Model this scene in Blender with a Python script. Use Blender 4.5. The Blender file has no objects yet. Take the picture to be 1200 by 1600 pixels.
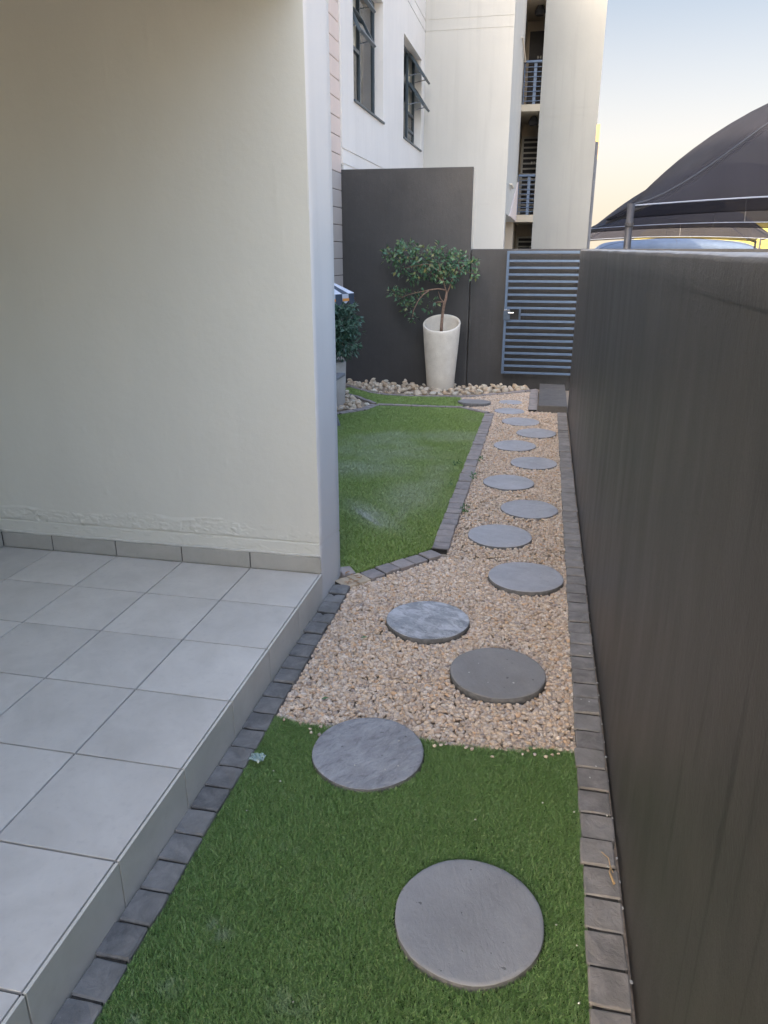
import bpy, bmesh, math, random
import numpy as np
from mathutils import Vector, Matrix, noise

random.seed(7); rng = np.random.default_rng(7)
R = math.radians
scene = bpy.context.scene
COL = scene.collection

# ------------------------------------------------------------------ camera
CAM_H = 1.65
P = math.atan2(405, 1156.0)
YW = math.atan2(257, math.hypot(405, 1156.0))
fw = Vector((-math.sin(YW)*math.cos(P), math.cos(YW)*math.cos(P), -math.sin(P)))
rt = Vector((math.cos(YW), math.sin(YW), 0))
up = rt.cross(fw)
cam_d = bpy.data.cameras.new('camera'); cam = bpy.data.objects.new('camera', cam_d); COL.objects.link(cam)
M = Matrix((rt, up, -fw)).transposed().to_4x4(); M.translation = Vector((0, 0, CAM_H))
cam.matrix_world = M
cam_d.sensor_fit = 'VERTICAL'; cam_d.sensor_height = 36; cam_d.lens = 1156.0/1600*36
cam_d.clip_start = 0.05; cam_d.clip_end = 3000
scene.camera = cam

# ------------------------------------------------------------------ world, sun, exposure
SUN_EL, SUN_AZ = 26.0, -140.0          # azimuth measured from +Y towards +X
world = bpy.data.worlds.new('World'); scene.world = world; world.use_nodes = True
wn = world.node_tree.nodes; wl = world.node_tree.links
bg = wn['Background']; sky = wn.new('ShaderNodeTexSky'); sky.sky_type = 'NISHITA'
sky.sun_disc = False; sky.sun_elevation = R(SUN_EL); sky.sun_rotation = R(SUN_AZ)
sky.altitude = 0; sky.air_density = 1.0; sky.dust_density = 6.2; sky.ozone_density = 0.6
# pale evening haze round the horizon, thinning upwards and towards the sun
wtc = wn.new('ShaderNodeTexCoord'); wsp = wn.new('ShaderNodeSeparateXYZ'); wl.new(wtc.outputs['Generated'], wsp.inputs[0])
def wmap(src, a, b, c, d):
    r = wn.new('ShaderNodeMapRange'); r.interpolation_type = 'SMOOTHSTEP'; wl.new(src, r.inputs['Value'])
    for k, v in zip(('From Min', 'From Max', 'To Min', 'To Max'), (a, b, c, d)): r.inputs[k].default_value = v
    return r.outputs[0]
wdot = wn.new('ShaderNodeVectorMath'); wdot.operation = 'DOT_PRODUCT'; wl.new(wtc.outputs['Generated'], wdot.inputs[0])
wdot.inputs[1].default_value = (math.sin(R(SUN_AZ))*math.cos(R(SUN_EL)), math.cos(R(SUN_AZ))*math.cos(R(SUN_EL)), math.sin(R(SUN_EL)))
wmul = wn.new('ShaderNodeMath'); wmul.operation = 'MULTIPLY'
wl.new(wmap(wsp.outputs['Z'], .25, .75, .92, 0.), wmul.inputs[0]); wl.new(wmap(wdot.outputs['Value'], -.25, .6, 1., 0.), wmul.inputs[1])
wrp = wn.new('ShaderNodeValToRGB'); wl.new(wsp.outputs['Z'], wrp.inputs['Fac']); we = wrp.color_ramp.elements; we.new(.16); we.new(.30)
for e_, (p_, c_) in zip(we, ((.02, (1.08, .93, .71)), (.12, (.93, .86, .79)), (.28, (.43, .49, .57)), (.6, (.56, .65, .80)))): e_.position = p_; e_.color = (*c_, 1)
wmx = wn.new('ShaderNodeMix'); wmx.data_type = 'RGBA'; wl.new(wmul.outputs[0], wmx.inputs[0]); wl.new(sky.outputs['Color'], wmx.inputs[6]); wl.new(wrp.outputs['Color'], wmx.inputs[7])
wl.new(wmx.outputs[2], bg.inputs['Color']); bg.inputs['Strength'].default_value = 0.15
sun_d = bpy.data.lights.new('sun', 'SUN'); sun_d.energy = 2.0; sun_d.angle = R(0.5); sun_d.color = (1.0, 0.78, 0.52)
sun = bpy.data.objects.new('sun', sun_d); COL.objects.link(sun)
sd = Vector((math.sin(R(SUN_AZ))*math.cos(R(SUN_EL)), math.cos(R(SUN_AZ))*math.cos(R(SUN_EL)), math.sin(R(SUN_EL))))
sun.rotation_euler = sd.to_track_quat('Z', 'Y').to_euler(); sun.location = (-20, 20, 30)
scene.view_settings.view_transform = 'Standard'; scene.view_settings.look = 'None'
scene.view_settings.exposure = 2.74; scene.view_settings.gamma = 1; scene.view_settings.use_curve_mapping = False

# ------------------------------------------------------------------ helpers
class MB:
    """collects shapes into one mesh"""
    def __init__(s): s.v = []; s.f = []
    def add(s, vs, fs):
        o = len(s.v); s.v += [tuple(v) for v in vs]; s.f += [tuple(i+o for i in f) for f in fs]; return s
    def box(s, x0, x1, y0, y1, z0, z1):
        return s.add([(x0,y0,z0),(x1,y0,z0),(x1,y1,z0),(x0,y1,z0),(x0,y0,z1),(x1,y0,z1),(x1,y1,z1),(x0,y1,z1)],
                     [(0,3,2,1),(4,5,6,7),(0,1,5,4),(1,2,6,5),(2,3,7,6),(3,0,4,7)])
    def cbox(s, x0, x1, y0, y1, z0, z1, c=.004):
        """box with every edge chamfered"""
        vs = []
        idx = {}
        for ix, X in enumerate((x0, x1)):
            for iy, Y in enumerate((y0, y1)):
                for iz, Z in enumerate((z0, z1)):
                    dx = c if ix == 0 else -c; dy = c if iy == 0 else -c; dz = c if iz == 0 else -c
                    for a, p in enumerate(((X, Y+dy, Z+dz), (X+dx, Y, Z+dz), (X+dx, Y+dy, Z))):
                        idx[ix, iy, iz, a] = len(vs); vs.append(p)
        bm = bmesh.new(); bv = [bm.verts.new(p) for p in vs]
        r = bmesh.ops.convex_hull(bm, input=bv)
        bmesh.ops.dissolve_limit(bm, angle_limit=.02, verts=bm.verts[:], edges=bm.edges[:])
        bm.verts.index_update()
        s.add([v.co[:] for v in bm.verts], [[v.index for v in f.verts] for f in bm.faces]); bm.free(); return s
    def tube(s, pts, rad, n=10, caps=True, cap_r=None):
        pts = [Vector(p) for p in pts]; rad = rad if isinstance(rad, (list, tuple)) else [rad]*len(pts)
        o = len(s.v); prev = None
        for i, p in enumerate(pts):
            t = (pts[min(i+1, len(pts)-1)] - pts[max(i-1, 0)]).normalized()
            if prev is None:
                a = Vector((1, 0, 0)) if abs(t.x) < .8 else Vector((0, 1, 0)); u = (a - t*a.dot(t)).normalized()
            else: u = (prev - t*prev.dot(t)).normalized()
            prev = u; w = t.cross(u)
            for k in range(n):
                an = 2*math.pi*k/n; s.v.append(tuple(p + (u*math.cos(an) + w*math.sin(an))*rad[i]))
        for i in range(len(pts)-1):
            for k in range(n):
                a = o+i*n+k; b = o+i*n+(k+1) % n; s.f.append((a, b, b+n, a+n))
        if caps: s.f.append(tuple(o+k for k in range(n))[::-1]); s.f.append(tuple(o+(len(pts)-1)*n+k for k in range(n)))
        return s
    def lathe(s, prof, c, n=32, fz=None):
        o = len(s.v); c = Vector(c)
        for r, z in prof:
            for k in range(n):
                a = 2*math.pi*k/n; x = r*math.cos(a); y = r*math.sin(a)
                s.v.append((c.x+x, c.y+y, c.z + (fz(x, y, r, z) if fz else z)))
        for i in range(len(prof)-1):
            for k in range(n):
                a = o+i*n+k; b = o+i*n+(k+1) % n; s.f.append((a, b, b+n, a+n))
        return s
    def prism(s, poly, z0, z1):
        n = len(poly); o = [(x, y, z0) for x, y in poly] + [(x, y, z1) for x, y in poly]
        return s.add(o, [tuple(range(n))[::-1], tuple(range(n, 2*n))] + [(i, (i+1) % n, n+(i+1) % n, n+i) for i in range(n)])
    def mesh(s, name, mat, smooth=False):
        me = bpy.data.meshes.new(name); me.from_pydata(s.v, [], s.f); me.update()
        if mat: me.materials.append(mat)
        if smooth: me.polygons.foreach_set('use_smooth', [True]*len(me.polygons))
        return me
    def build(s, name, mat, parent=None, smooth=False, **kw):
        return link(name, s.mesh(name, mat, smooth), parent, **kw)

def link(name, me, parent=None, label=None, cat=None, group=None, kind=None, loc=None, rotz=None):
    o = bpy.data.objects.new(name, me); COL.objects.link(o)
    if parent: o.parent = parent
    tag(o, label, cat, group, kind)
    if loc is not None: o.location = loc
    if rotz is not None: o.rotation_euler = (0, 0, rotz)
    return o
def tag(o, label=None, cat=None, group=None, kind=None):
    if label: o['label'] = label
    if cat: o['category'] = cat
    if group: o['group'] = group
    if kind: o['kind'] = kind
    return o
def thing(name, label, cat, loc=(0, 0, 0), rotz=0, group=None):
    return link(name, None, None, label, cat, group, None, loc, rotz)
def np_mesh(name, V, F, mat, smooth=False):
    """V (n,3); F list of int arrays (m,k)"""
    me = bpy.data.meshes.new(name); V = np.asarray(V, np.float32)
    me.vertices.add(len(V)); me.vertices.foreach_set('co', V.ravel())
    li = np.concatenate([f.ravel() for f in F]).astype(np.int32)
    lt = np.concatenate([np.full(len(f), f.shape[1], np.int32) for f in F])
    ls = np.concatenate([[0], np.cumsum(lt)[:-1]]).astype(np.int32)
    me.loops.add(len(li)); me.loops.foreach_set('vertex_index', li)
    me.polygons.add(len(lt)); me.polygons.foreach_set('loop_start', ls)
    me.update(calc_edges=True); me.validate()
    if mat: me.materials.append(mat)
    if smooth: me.polygons.foreach_set('use_smooth', np.ones(len(lt), bool))
    return me
def in_poly(x, y, poly):
    ins = np.zeros(len(x), bool); n = len(poly)
    for i in range(n):
        x0, y0 = poly[i]; x1, y1 = poly[(i+1) % n]
        c = ((y0 > y) != (y1 > y)) & (x < (x1-x0)*(y-y0)/(y1-y0+1e-12)+x0); ins ^= c
    return ins
def fbm(x, y, s=1., oct=4, seed=0):
    g = np.zeros_like(x); amp = 1; tot = 0; r = np.random.default_rng(seed)
    for o in range(oct):
        T = r.random((64, 64)); xx = x*s; yy = y*s
        xi = np.floor(xx).astype(int); yi = np.floor(yy).astype(int); fx = xx-xi; fy = yy-yi
        fx = fx*fx*(3-2*fx); fy = fy*fy*(3-2*fy)
        a = T[xi % 64, yi % 64]; b = T[(xi+1) % 64, yi % 64]; c = T[xi % 64, (yi+1) % 64]; d = T[(xi+1) % 64, (yi+1) % 64]
        g += amp*((a*(1-fx)+b*fx)*(1-fy)+(c*(1-fx)+d*fx)*fy); tot += amp; amp *= .5; s *= 2.03
    return g/tot

# ------------------------------------------------------------------ materials
class Mat:
    def __init__(s, name, rough=.8, spec=.5):
        s.m = bpy.data.materials.new(name); s.m.use_nodes = True
        s.n = s.m.node_tree.nodes; s.l = s.m.node_tree.links; s.b = s.n['Principled BSDF']
        s.b.inputs['Roughness'].default_value = rough; s.b.inputs['Specular IOR Level'].default_value = spec
        s.co = s.n.new('ShaderNodeTexCoord').outputs['Object']
    def geo_pos(s): return s.n.new('ShaderNodeNewGeometry').outputs['Position']
    def mapping(s, scale=(1, 1, 1), src=None, rnd=False):
        mp = s.n.new('ShaderNodeMapping'); mp.inputs['Scale'].default_value = scale; s.l.new(src or s.co, mp.inputs['Vector'])
        if rnd:
            oi = s.n.new('ShaderNodeObjectInfo'); mu = s.n.new('ShaderNodeMath'); mu.operation = 'MULTIPLY'; mu.inputs[1].default_value = 57.
            s.l.new(oi.outputs['Random'], mu.inputs[0]); s.l.new(mu.outputs[0], mp.inputs['Location'])
        return mp.outputs[0]
    def noise(s, scale, vec=None, detail=6, rough=.6, dist=0):
        t = s.n.new('ShaderNodeTexNoise'); t.inputs['Scale'].default_value = scale; t.inputs['Detail'].default_value = detail
        t.inputs['Roughness'].default_value = rough; t.inputs['Distortion'].default_value = dist
        s.l.new(vec or s.co, t.inputs['Vector']); return t.outputs['Fac']
    def ramp(s, fac, stops):
        r = s.n.new('ShaderNodeValToRGB'); e = r.color_ramp.elements
        while len(e) < len(stops): e.new(.5)
        for i, (p, c) in enumerate(stops):
            e[i].position = p; e[i].color = (*c, 1) if not isinstance(c, (int, float)) else (c, c, c, 1)
        s.l.new(fac, r.inputs['Fac']); return r.outputs['Color']
    def mix(s, fac, a, b, mode='MIX'):
        x = s.n.new('ShaderNodeMix'); x.data_type = 'RGBA'; x.blend_type = mode
        for sock, val in ((x.inputs[0], fac), (x.inputs[6], a), (x.inputs[7], b)):
            if isinstance(val, (int, float)): sock.default_value = val
            elif isinstance(val, tuple): sock.default_value = (*val, 1)
            else: s.l.new(val, sock)
        return x.outputs[2]
    def rand(s, kind='object'):
        if kind == 'object': return s.n.new('ShaderNodeObjectInfo').outputs['Random']
        return s.n.new('ShaderNodeNewGeometry').outputs['Random Per Island']
    def attr(s, name):
        a = s.n.new('ShaderNodeAttribute'); a.attribute_name = name; return a.outputs['Fac']
    def color(s, c):
        if isinstance(c, tuple): s.b.inputs['Base Color'].default_value = (*c, 1)
        else: s.l.new(c, s.b.inputs['Base Color'])
        return s
    def rough(s, f, lo, hi):
        m = s.n.new('ShaderNodeMapRange'); m.inputs['To Min'].default_value = lo; m.inputs['To Max'].default_value = hi
        s.l.new(f, m.inputs['Value']); s.l.new(m.outputs[0], s.b.inputs['Roughness']); return s
    def bump(s, h, strength=.3, dist=.01):
        b = s.n.new('ShaderNodeBump'); b.inputs['Strength'].default_value = strength; b.inputs['Distance'].default_value = dist
        s.l.new(h, b.inputs['Height'])
        prev = s.b.inputs['Normal'].links
        if prev: s.l.new(prev[0].from_socket, b.inputs['Normal'])
        s.l.new(b.outputs[0], s.b.inputs['Normal']); return s

def sc(c, k): return tuple(min(1, x*k) for x in c)

def plain(name, c, rough=.6, metal=0, spec=.5, var=.12, nscale=30, bump=.0, bs=80):
    m = Mat(name, rough, spec); n = m.noise(nscale)
    m.color(m.ramp(n, [(.3, sc(c, 1-var)), (.7, sc(c, 1+var))])); m.b.inputs['Metallic'].default_value = metal
    if bump: m.bump(m.noise(bs), bump, .004)
    return m.m

# plaster (cream painted wall)
def plaster(name, c, streak=.06, rough=.75, dirt=(0.30, .27, .22), dirt_amt=.25, bscale=160):
    m = Mat(name, rough, .35); p = m.geo_pos()
    big = m.noise(1.1, m.mapping((1, 1, .6), p), 5, .6); fine = m.noise(14, p, 5)
    st = m.noise(5, m.mapping((1.5, 1.5, .08), p), 4)
    base = m.ramp(big, [(.3, sc(c, .95)), (.7, sc(c, 1.04))])
    base = m.mix(m.ramp(st, [(.52, 0.), (.8, 1.)]), base, sc(c, 1-streak*2.2))
    blot = m.ramp(m.noise(3.1, m.mapping((1, 1, 1), p), 8, .72), [(.62, 0.), (.78, 1.)])
    dm = m.n.new('ShaderNodeMath'); dm.operation = 'MULTIPLY'; dm.inputs[1].default_value = dirt_amt; m.l.new(blot, dm.inputs[0])
    base = m.mix(dm.outputs[0], base, dirt)
    m.color(base); m.rough(fine, rough-.08, rough+.1)
    m.bump(m.noise(bscale, p, 5, .7), .22, .004); m.bump(m.noise(28, p, 5, .6), .12, .006); m.bump(m.noise(7, p, 3), .2, .012)
    return m.m
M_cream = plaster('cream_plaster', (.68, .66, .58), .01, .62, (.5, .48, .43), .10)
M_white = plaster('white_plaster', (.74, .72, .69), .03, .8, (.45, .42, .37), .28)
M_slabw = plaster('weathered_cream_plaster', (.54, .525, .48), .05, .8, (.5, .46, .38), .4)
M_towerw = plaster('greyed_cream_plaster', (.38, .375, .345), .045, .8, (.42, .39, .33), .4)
M_tan = plaster('tan_plaster', (.50, .43, .34), .03, .8)
M_inner = plaster('unpainted_cream_render', (.66, .60, .50), .03, .8)

# charcoal wall paints
def charcoal(name, c, rough, streaky):
    m = Mat(name, rough, .5); p = m.geo_pos()
    st = m.noise(4.5, m.mapping((1.6, 1.6, .10), p), 6, .65); big = m.noise(.9, p, 5)
    base = m.ramp(big, [(.3, sc(c, .74)), (.5, c), (.7, sc(c, 1.3))])
    base = m.mix(m.ramp(m.noise(1.7, m.mapping((1, 1, .5), p), 6, .7), [(.45, 0.), (.65, streaky*1.2)]), base, (c[0]*1.55, c[1]*1.45, c[2]*1.3))
    base = m.mix(m.ramp(st, [(.48, 0.), (.75, streaky)]), base, (c[0]*1.9, c[1]*1.85, c[2]*1.75))
    fs = m.noise(26, m.mapping((1, 1, .05), p), 6, .7); base = m.mix(m.ramp(fs, [(.50, 0.), (.72, streaky*.8)]), base, (c[0]*1.8, c[1]*1.75, c[2]*1.6)); base = m.mix(m.ramp(fs, [(.30, streaky*.8), (.44, 0.)]), base, sc(c, .6))
    gate_ = m.ramp(m.noise(1.3, p, 3), [(.46, 0.), (.58, 1.)])
    dr = m.noise(30, m.mapping((1, 1, .045), p), 3, .55); d2 = m.mix(1., m.ramp(dr, [(.60, 0.), (.635, 1.)]), gate_, 'MULTIPLY')
    d3 = m.n.new('ShaderNodeMath'); d3.operation = 'MULTIPLY'; d3.inputs[1].default_value = streaky*1.5; m.l.new(d2, d3.inputs[0]); base = m.mix(d3.outputs[0], base, sc(c, .22))
    blk = m.ramp(m.noise(17, m.mapping((1, 1, .16), p), 6, .75), [(.60, 0.), (.66, streaky)])
    base = m.mix(blk, base, sc(c, .35))
    speck = m.ramp(m.noise(55, m.mapping((1, 1, .5), p), 3, .5), [(.74, 0.), (.80, streaky*.5)])
    base = m.mix(speck, base, sc(c, 3.4))
    m.color(base); m.rough(m.noise(6, m.mapping((1, 1, .2), p), 5), rough-.10, rough+.16)
    scr = m.noise(60, m.mapping((1, 1, .03), p), 4, .7); base2 = m.mix(m.ramp(scr, [(.68, 0.), (.74, streaky*.45)]), base, sc(c, 3.0))
    pt_ = m.noise(19, p, 7, .75); base2 = m.mix(m.ramp(pt_, [(.56, 0.), (.70, .35)]), base2, sc(c, 1.7)); base2 = m.mix(m.ramp(pt_, [(.28, .4), (.40, 0.)]), base2, sc(c, .6)); m.color(base2)
    m.bump(m.noise(110, p, 6, .75), .55, .005); m.bump(m.noise(24, m.mapping((1, 1, .6), p), 5, .65), .25, .008); m.bump(m.noise(5, p, 4), .25, .012)
    return m.m
M_rwall = charcoal('weathered_charcoal_paint', (.053, .050, .049), .38, .30)
M_bwall = charcoal('charcoal_paint', (.047, .046, .046), .62, .12)
M_coping = plain('pale_coping', (.30, .29, .28), .8, 0, .4, .3, 25, .4, 60)

# floor tiles
m = Mat('grey_ceramic_tile', .36, .5)
v = m.mapping((1, 1, 1), None, True); n1 = m.noise(4.2, v, 7, .65, .6); n2 = m.noise(38, v, 4)
base = m.ramp(n1, [(.25, (.53, .505, .465)), (.5, (.61, .58, .54)), (.75, (.68, .65, .605))])
base = m.mix(m.ramp(n2, [(.55, 0.), (.8, .35)]), base, (.44, .42, .40))
rv = m.ramp(m.rand(), [(0, .93), (1, 1.06)])
sm_ = m.noise(2.2, m.geo_pos(), 8, .7); base = m.mix(m.ramp(sm_, [(.52, 0.), (.72, .45)]), base, (.46, .44, .41)); base = m.mix(m.ramp(m.noise(60, m.geo_pos(), 3), [(.74, 0.), (.78, .5)]), base, (.38, .36, .34))
m.color(m.mix(1., base, rv, 'MULTIPLY')); m.rough(n1, .28, .46); m.bump(n2, .06, .002)
M_tile = m.m
m = Mat('grey_beige_skirting_tile', .42, .5)
v = m.mapping((1, 1, 1), None, True); n1 = m.noise(7, v, 7, .65, .4); n2 = m.noise(30, v, 5, .7)
base = m.ramp(n1, [(.25, (.36, .345, .30)), (.75, (.47, .45, .405))])
base = m.mix(m.ramp(n2, [(.6, 0.), (.8, .5)]), base, (.24, .22, .19))
m.color(base); m.bump(n2, .06, .002); M_skirt = m.m
m = Mat('grey_beige_riser_tile', .42, .5)
v = m.mapping((1, 1, 1), None, True); n1 = m.noise(6, v, 7, .65, .4); n2 = m.noise(30, v, 5, .7)
base = m.ramp(n1, [(.25, (.58, .55, .48)), (.75, (.70, .67, .60))]); base = m.mix(m.ramp(n2, [(.6, 0.), (.8, .45)]), base, (.40, .37, .32))
m.color(base); M_riser = m.m
M_grout = plain('dark_grout', (.07, .068, .065), .9, 0, .3, .2, 60)
M_lip = plain('cream_paint_lip', (.62, .60, .54), .6, 0, .4, .08, 20, .3, 40)

# edging bricks
def brickmat(name, cols, chalk=.3):
    m = Mat(name, .78, .4); v = m.mapping((1, 1, 1), None, True)
    n1 = m.noise(14, v, 6, .65, .5); n2 = m.noise(120, v, 4, .7); r = m.rand()
    base = m.ramp(r, [(i/(len(cols)-1), c) for i, c in enumerate(cols)])
    base = m.mix(m.ramp(n1, [(.4, .0), (.7, .55)]), base, sc(cols[-1], 1.5))
    base = m.mix(m.ramp(n2, [(.62, 0.), (.75, chalk)]), base, (.34, .33, .32))
    m.color(base); m.bump(n2, .35, .003); m.bump(m.noise(26, v, 5, .6, 1.5), .6, .006); return m.m
M_brick_l_old = None
M_brick_l = brickmat('slate_grey_riven_brick', [(.112, .111, .110), (.165, .162, .157), (.130, .128, .126), (.215, .208, .198)], .4) #[(0.112, 0.109, 0.112), (0.150, 0.140, 0.143), (0.128, 0.119, 0.117), (0.195, 0.182, 0.176)])
M_brick_r = brickmat('brown_grey_brick', [(.165, .150, .138), (.225, .208, .192), (.19, .175, .162), (.255, .235, .218)], .25) #[(0.184, 0.158, 0.149), (0.236, 0.203, 0.186), (0.210, 0.181, 0.167), (0.263, 0.223, 0.202)], .2)
M_brick_m = brickmat('mid_grey_brick', [(0.207, 0.187, 0.182), (0.259, 0.231, 0.217), (0.233, 0.211, 0.199), (0.294, 0.257, 0.238)], .25)
M_brick_b = brickmat('sandy_stained_brick', [(0.390, 0.312, 0.228), (0.468, 0.375, 0.264)], .3)
M_step = brickmat('dark_step_paver', [(0.093, 0.087, 0.082), (0.112, 0.104, 0.096)], .1)

# stepping stones
def stonemat(name, c, white=0., relief=.6, riven=False):
    m = Mat(name, .74, .4); v = m.mapping((1, 1, 1), None, True)
    n1 = m.noise(5, v, 8, .68); n2 = m.noise(95, v, 5, .75); n3 = m.noise(16, m.mapping((1, 2.4, 1), None, True), 7, .7, .5)
    base = m.ramp(n1, [(.3, sc(c, .84)), (.5, c), (.72, sc(c, 1.16))])
    base = m.mix(m.ramp(n2, [(.56, 0.), (.74, .42)]), base, sc(c, .55)); base = m.mix(m.ramp(n2, [(.26, .3), (.42, 0.)]), base, sc(c, 1.5))
    pit = m.noise(44, v, 2, .5); base = m.mix(m.ramp(pit, [(.715, 0.), (.745, .8)]), base, sc(c, .3))
    base = m.mix(m.ramp(m.noise(180, v, 2), [(.72, 0.), (.76, .55)]), base, (.55, .54, .51))
    if riven: base = m.mix(m.ramp(n3, [(.40, .6), (.47, 0.)]), base, sc(c, .62)); base = m.mix(m.ramp(n3, [(.56, 0.), (.66, .35)]), base, sc(c, 1.5))
    if white: base = m.mix(m.ramp(m.noise(11, m.mapping((1, 1.8, 1), None, True), 9, .78, .5), [(.45, 0.), (.60, white)]), base, (.60, .61, .64))
    m.color(base); m.bump(n2, .3, .003); m.bump(n3, relief, .012); m.bump(m.ramp(pit, [(.70, 1.), (.74, 0.)]), .4, .004); return m.m
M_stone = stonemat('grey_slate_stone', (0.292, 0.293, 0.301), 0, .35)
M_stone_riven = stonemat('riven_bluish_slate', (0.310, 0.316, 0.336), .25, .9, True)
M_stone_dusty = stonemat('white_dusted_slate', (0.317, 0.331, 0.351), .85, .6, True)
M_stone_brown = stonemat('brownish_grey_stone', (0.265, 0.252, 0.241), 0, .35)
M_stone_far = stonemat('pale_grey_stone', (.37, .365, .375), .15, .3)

M_stone_edge = plain('shade_dark_stone_edge', (.15, .148, .146), .9, 0, .3, .3, 40, .4, 80)  # ground shade on the stone sides, put into a darker colour
# gravel, rocks
m = Mat('beige_gravel', .8, .35); r = m.rand('island')
base = m.ramp(r, [(0, (0.603, 0.456, 0.327)), (.15, (0.727, 0.594, 0.462)), (.32, (0.519, 0.406, 0.318)), (.46, (0.768, 0.673, 0.578)), (.6, (0.644, 0.475, 0.327)),
                  (.74, (0.457, 0.376, 0.318)), (.84, (0.727, 0.623, 0.530)), (.93, (0.686, 0.456, 0.279)), (1., (0.312, 0.277, 0.265))])
base = m.mix(m.ramp(m.noise(90, m.geo_pos(), 4, .7), [(.45, 0.), (.75, .45)]), base, (.30, .24, .19))
m.color(base); m.bump(m.noise(220, m.geo_pos(), 3), .25, .002); M_gravel = m.m
M_gbase = plain('gravel_bed_soil', (.36, .29, .22), .95, 0, .2, .35, 60, .6, 90)
m = Mat('pale_quartz_rock', .75, .4); v = m.mapping((1, 1, 1), None, True)
base = m.ramp(m.rand(), [(0, (.74, .56, .38)), (.3, (.80, .69, .53)), (.55, (.70, .50, .32)), (.8, (.82, .76, .64)), (1, (.60, .47, .35))])
base = m.mix(m.ramp(m.noise(3, v, 6, .7), [(.5, 0.), (.68, .7)]), base, (.80, .75, .66))
base = m.mix(m.ramp(m.noise(5, v, 6, .7), [(.60, 0.), (.72, .6)]), base, (.55, .34, .17))
m.color(base); m.bump(m.noise(6, v, 6, .7), .6, .08); M_rock = m.m

# turf
def turfmat(name, cols, thatch, dust=True):
    m = Mat(name, .42, .5); r = m.rand('island')
    n = len(cols); base = m.ramp(r, [(i/(n-1), c) for i, c in enumerate(cols)])
    patch = m.noise(3.2, m.geo_pos(), 5, .6)
    base = m.mix(m.ramp(patch, [(.45, 0.), (.7, .5)]), base, thatch)
    base = m.mix(m.attr('dust'), base, (.54, .58, .50))
    m.color(base); return m.m
M_turf = turfmat('artificial_turf_blades', [(0.102, 0.224, 0.059), (0.180, 0.325, 0.093), (0.090, 0.190, 0.054), (0.228, 0.370, 0.127), (0.132, 0.269, 0.069), (0.288, 0.358, 0.147), (0.156, 0.291, 0.108)], (0.186, 0.302, 0.098))
M_lawn = turfmat('lawn_turf_blades', [(0.191, 0.316, 0.072), (0.287, 0.421, 0.104), (0.167, 0.274, 0.065), (0.346, 0.453, 0.156), (0.239, 0.358, 0.085), (0.359, 0.400, 0.169)], (0.287, 0.379, 0.130))
M_tbase = plain('turf_backing', (.030, .055, .018), .95, 0, .1, .3, 50)

# metal etc.
M_gate = plain('blue_grey_painted_steel', (.09, .135, .205), .42, 0, .5, .1, 14)
M_gate_d = plain('dark_blue_grey_steel', (.06, .085, .12), .45, 0, .5, .12, 20)
M_chrome = plain('bright_latch_metal', (.62, .63, .65), .25, 1, .5, .05)
M_rail = plain('balcony_rail_paint', (.13, .18, .26), .45, 0, .5, .1, 9)
M_frame = plain('dark_teal_window_frame', (.045, .068, .088), .4, 0, .5, .12, 12)
M_post = plain('grey_carport_post', (.034, .036, .044), .5, .2, .5, .15, 8)
M_downpipe = plain('grey_downpipe', (.20, .20, .21), .6, 0, .5, .15, 8)
m = Mat('window_glass', .05); gl = m.n.new('ShaderNodeBsdfGlossy'); gl.inputs['Roughness'].default_value = .03
tr = m.n.new('ShaderNodeBsdfTransparent'); tr.inputs['Color'].default_value = (.97, .99, .98, 1); fr = m.n.new('ShaderNodeFresnel'); fr.inputs['IOR'].default_value = 1.6
mx = m.n.new('ShaderNodeMixShader'); m.l.new(fr.outputs[0], mx.inputs[0]); m.l.new(tr.outputs[0], mx.inputs[1]); m.l.new(gl.outputs[0], mx.inputs[2])
m.l.new(mx.outputs[0], m.n['Material Output'].inputs['Surface']); M_glass = m.m
M_curtain = plain('cream_curtain', (.84, .79, .66), .9, 0, .2, .06, 5)
M_dark = plain('dark_interior', (.05, .05, .055), .9, 0, .2, .1, 3)
M_door = plain('dark_timber_door', (.065, .06, .062), .6, 0, .4, .15, 6)
M_louvre = plain('pale_louvre_metal', (.36, .35, .33), .5, .1, .5, .1, 6)
M_concrete = plaster('stained_balcony_edge', (.52, .46, .36), .08, .85, (.34, .19, .08), .75)

def clothmat(name, c, transp, rough=.85):
    m = Mat(name, rough, .25); w = m.noise(160, m.co, 3); big = m.noise(1.5, m.co, 4)
    m.color(m.ramp(big, [(.3, sc(c, .85)), (.7, sc(c, 1.15))])); m.bump(w, .3, .01)
    t = m.n.new('ShaderNodeBsdfTransparent'); t.inputs['Color'].default_value = (.95, .93, .92, 1)
    tl = m.n.new('ShaderNodeBsdfTranslucent'); tl.inputs['Color'].default_value = (*sc(c, 1.6), 1)
    a = m.n.new('ShaderNodeMixShader'); a.inputs[0].default_value = .25; m.l.new(m.b.outputs[0], a.inputs[1]); m.l.new(tl.outputs[0], a.inputs[2])
    x = m.n.new('ShaderNodeMixShader'); x.inputs[0].default_value = transp; m.l.new(a.outputs[0], x.inputs[1]); m.l.new(t.outputs[0], x.inputs[2])
    m.l.new(x.outputs[0], m.n['Material Output'].inputs['Surface']); return m.m
M_cloth = clothmat('charcoal_shade_cloth', (.019, .020, .029), .15)
M_cloth_b = clothmat('skylit_blue_shade_cloth', (.085, .12, .19), .03)  # sky light on the far canopy painted in as a bluer cloth
M_hem = plain('sky_sheen_canopy_hem', (.17, .20, .27), .6, 0, .5, .1, 6)  # sky reflection on the front hem, put into a lighter colour

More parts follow.
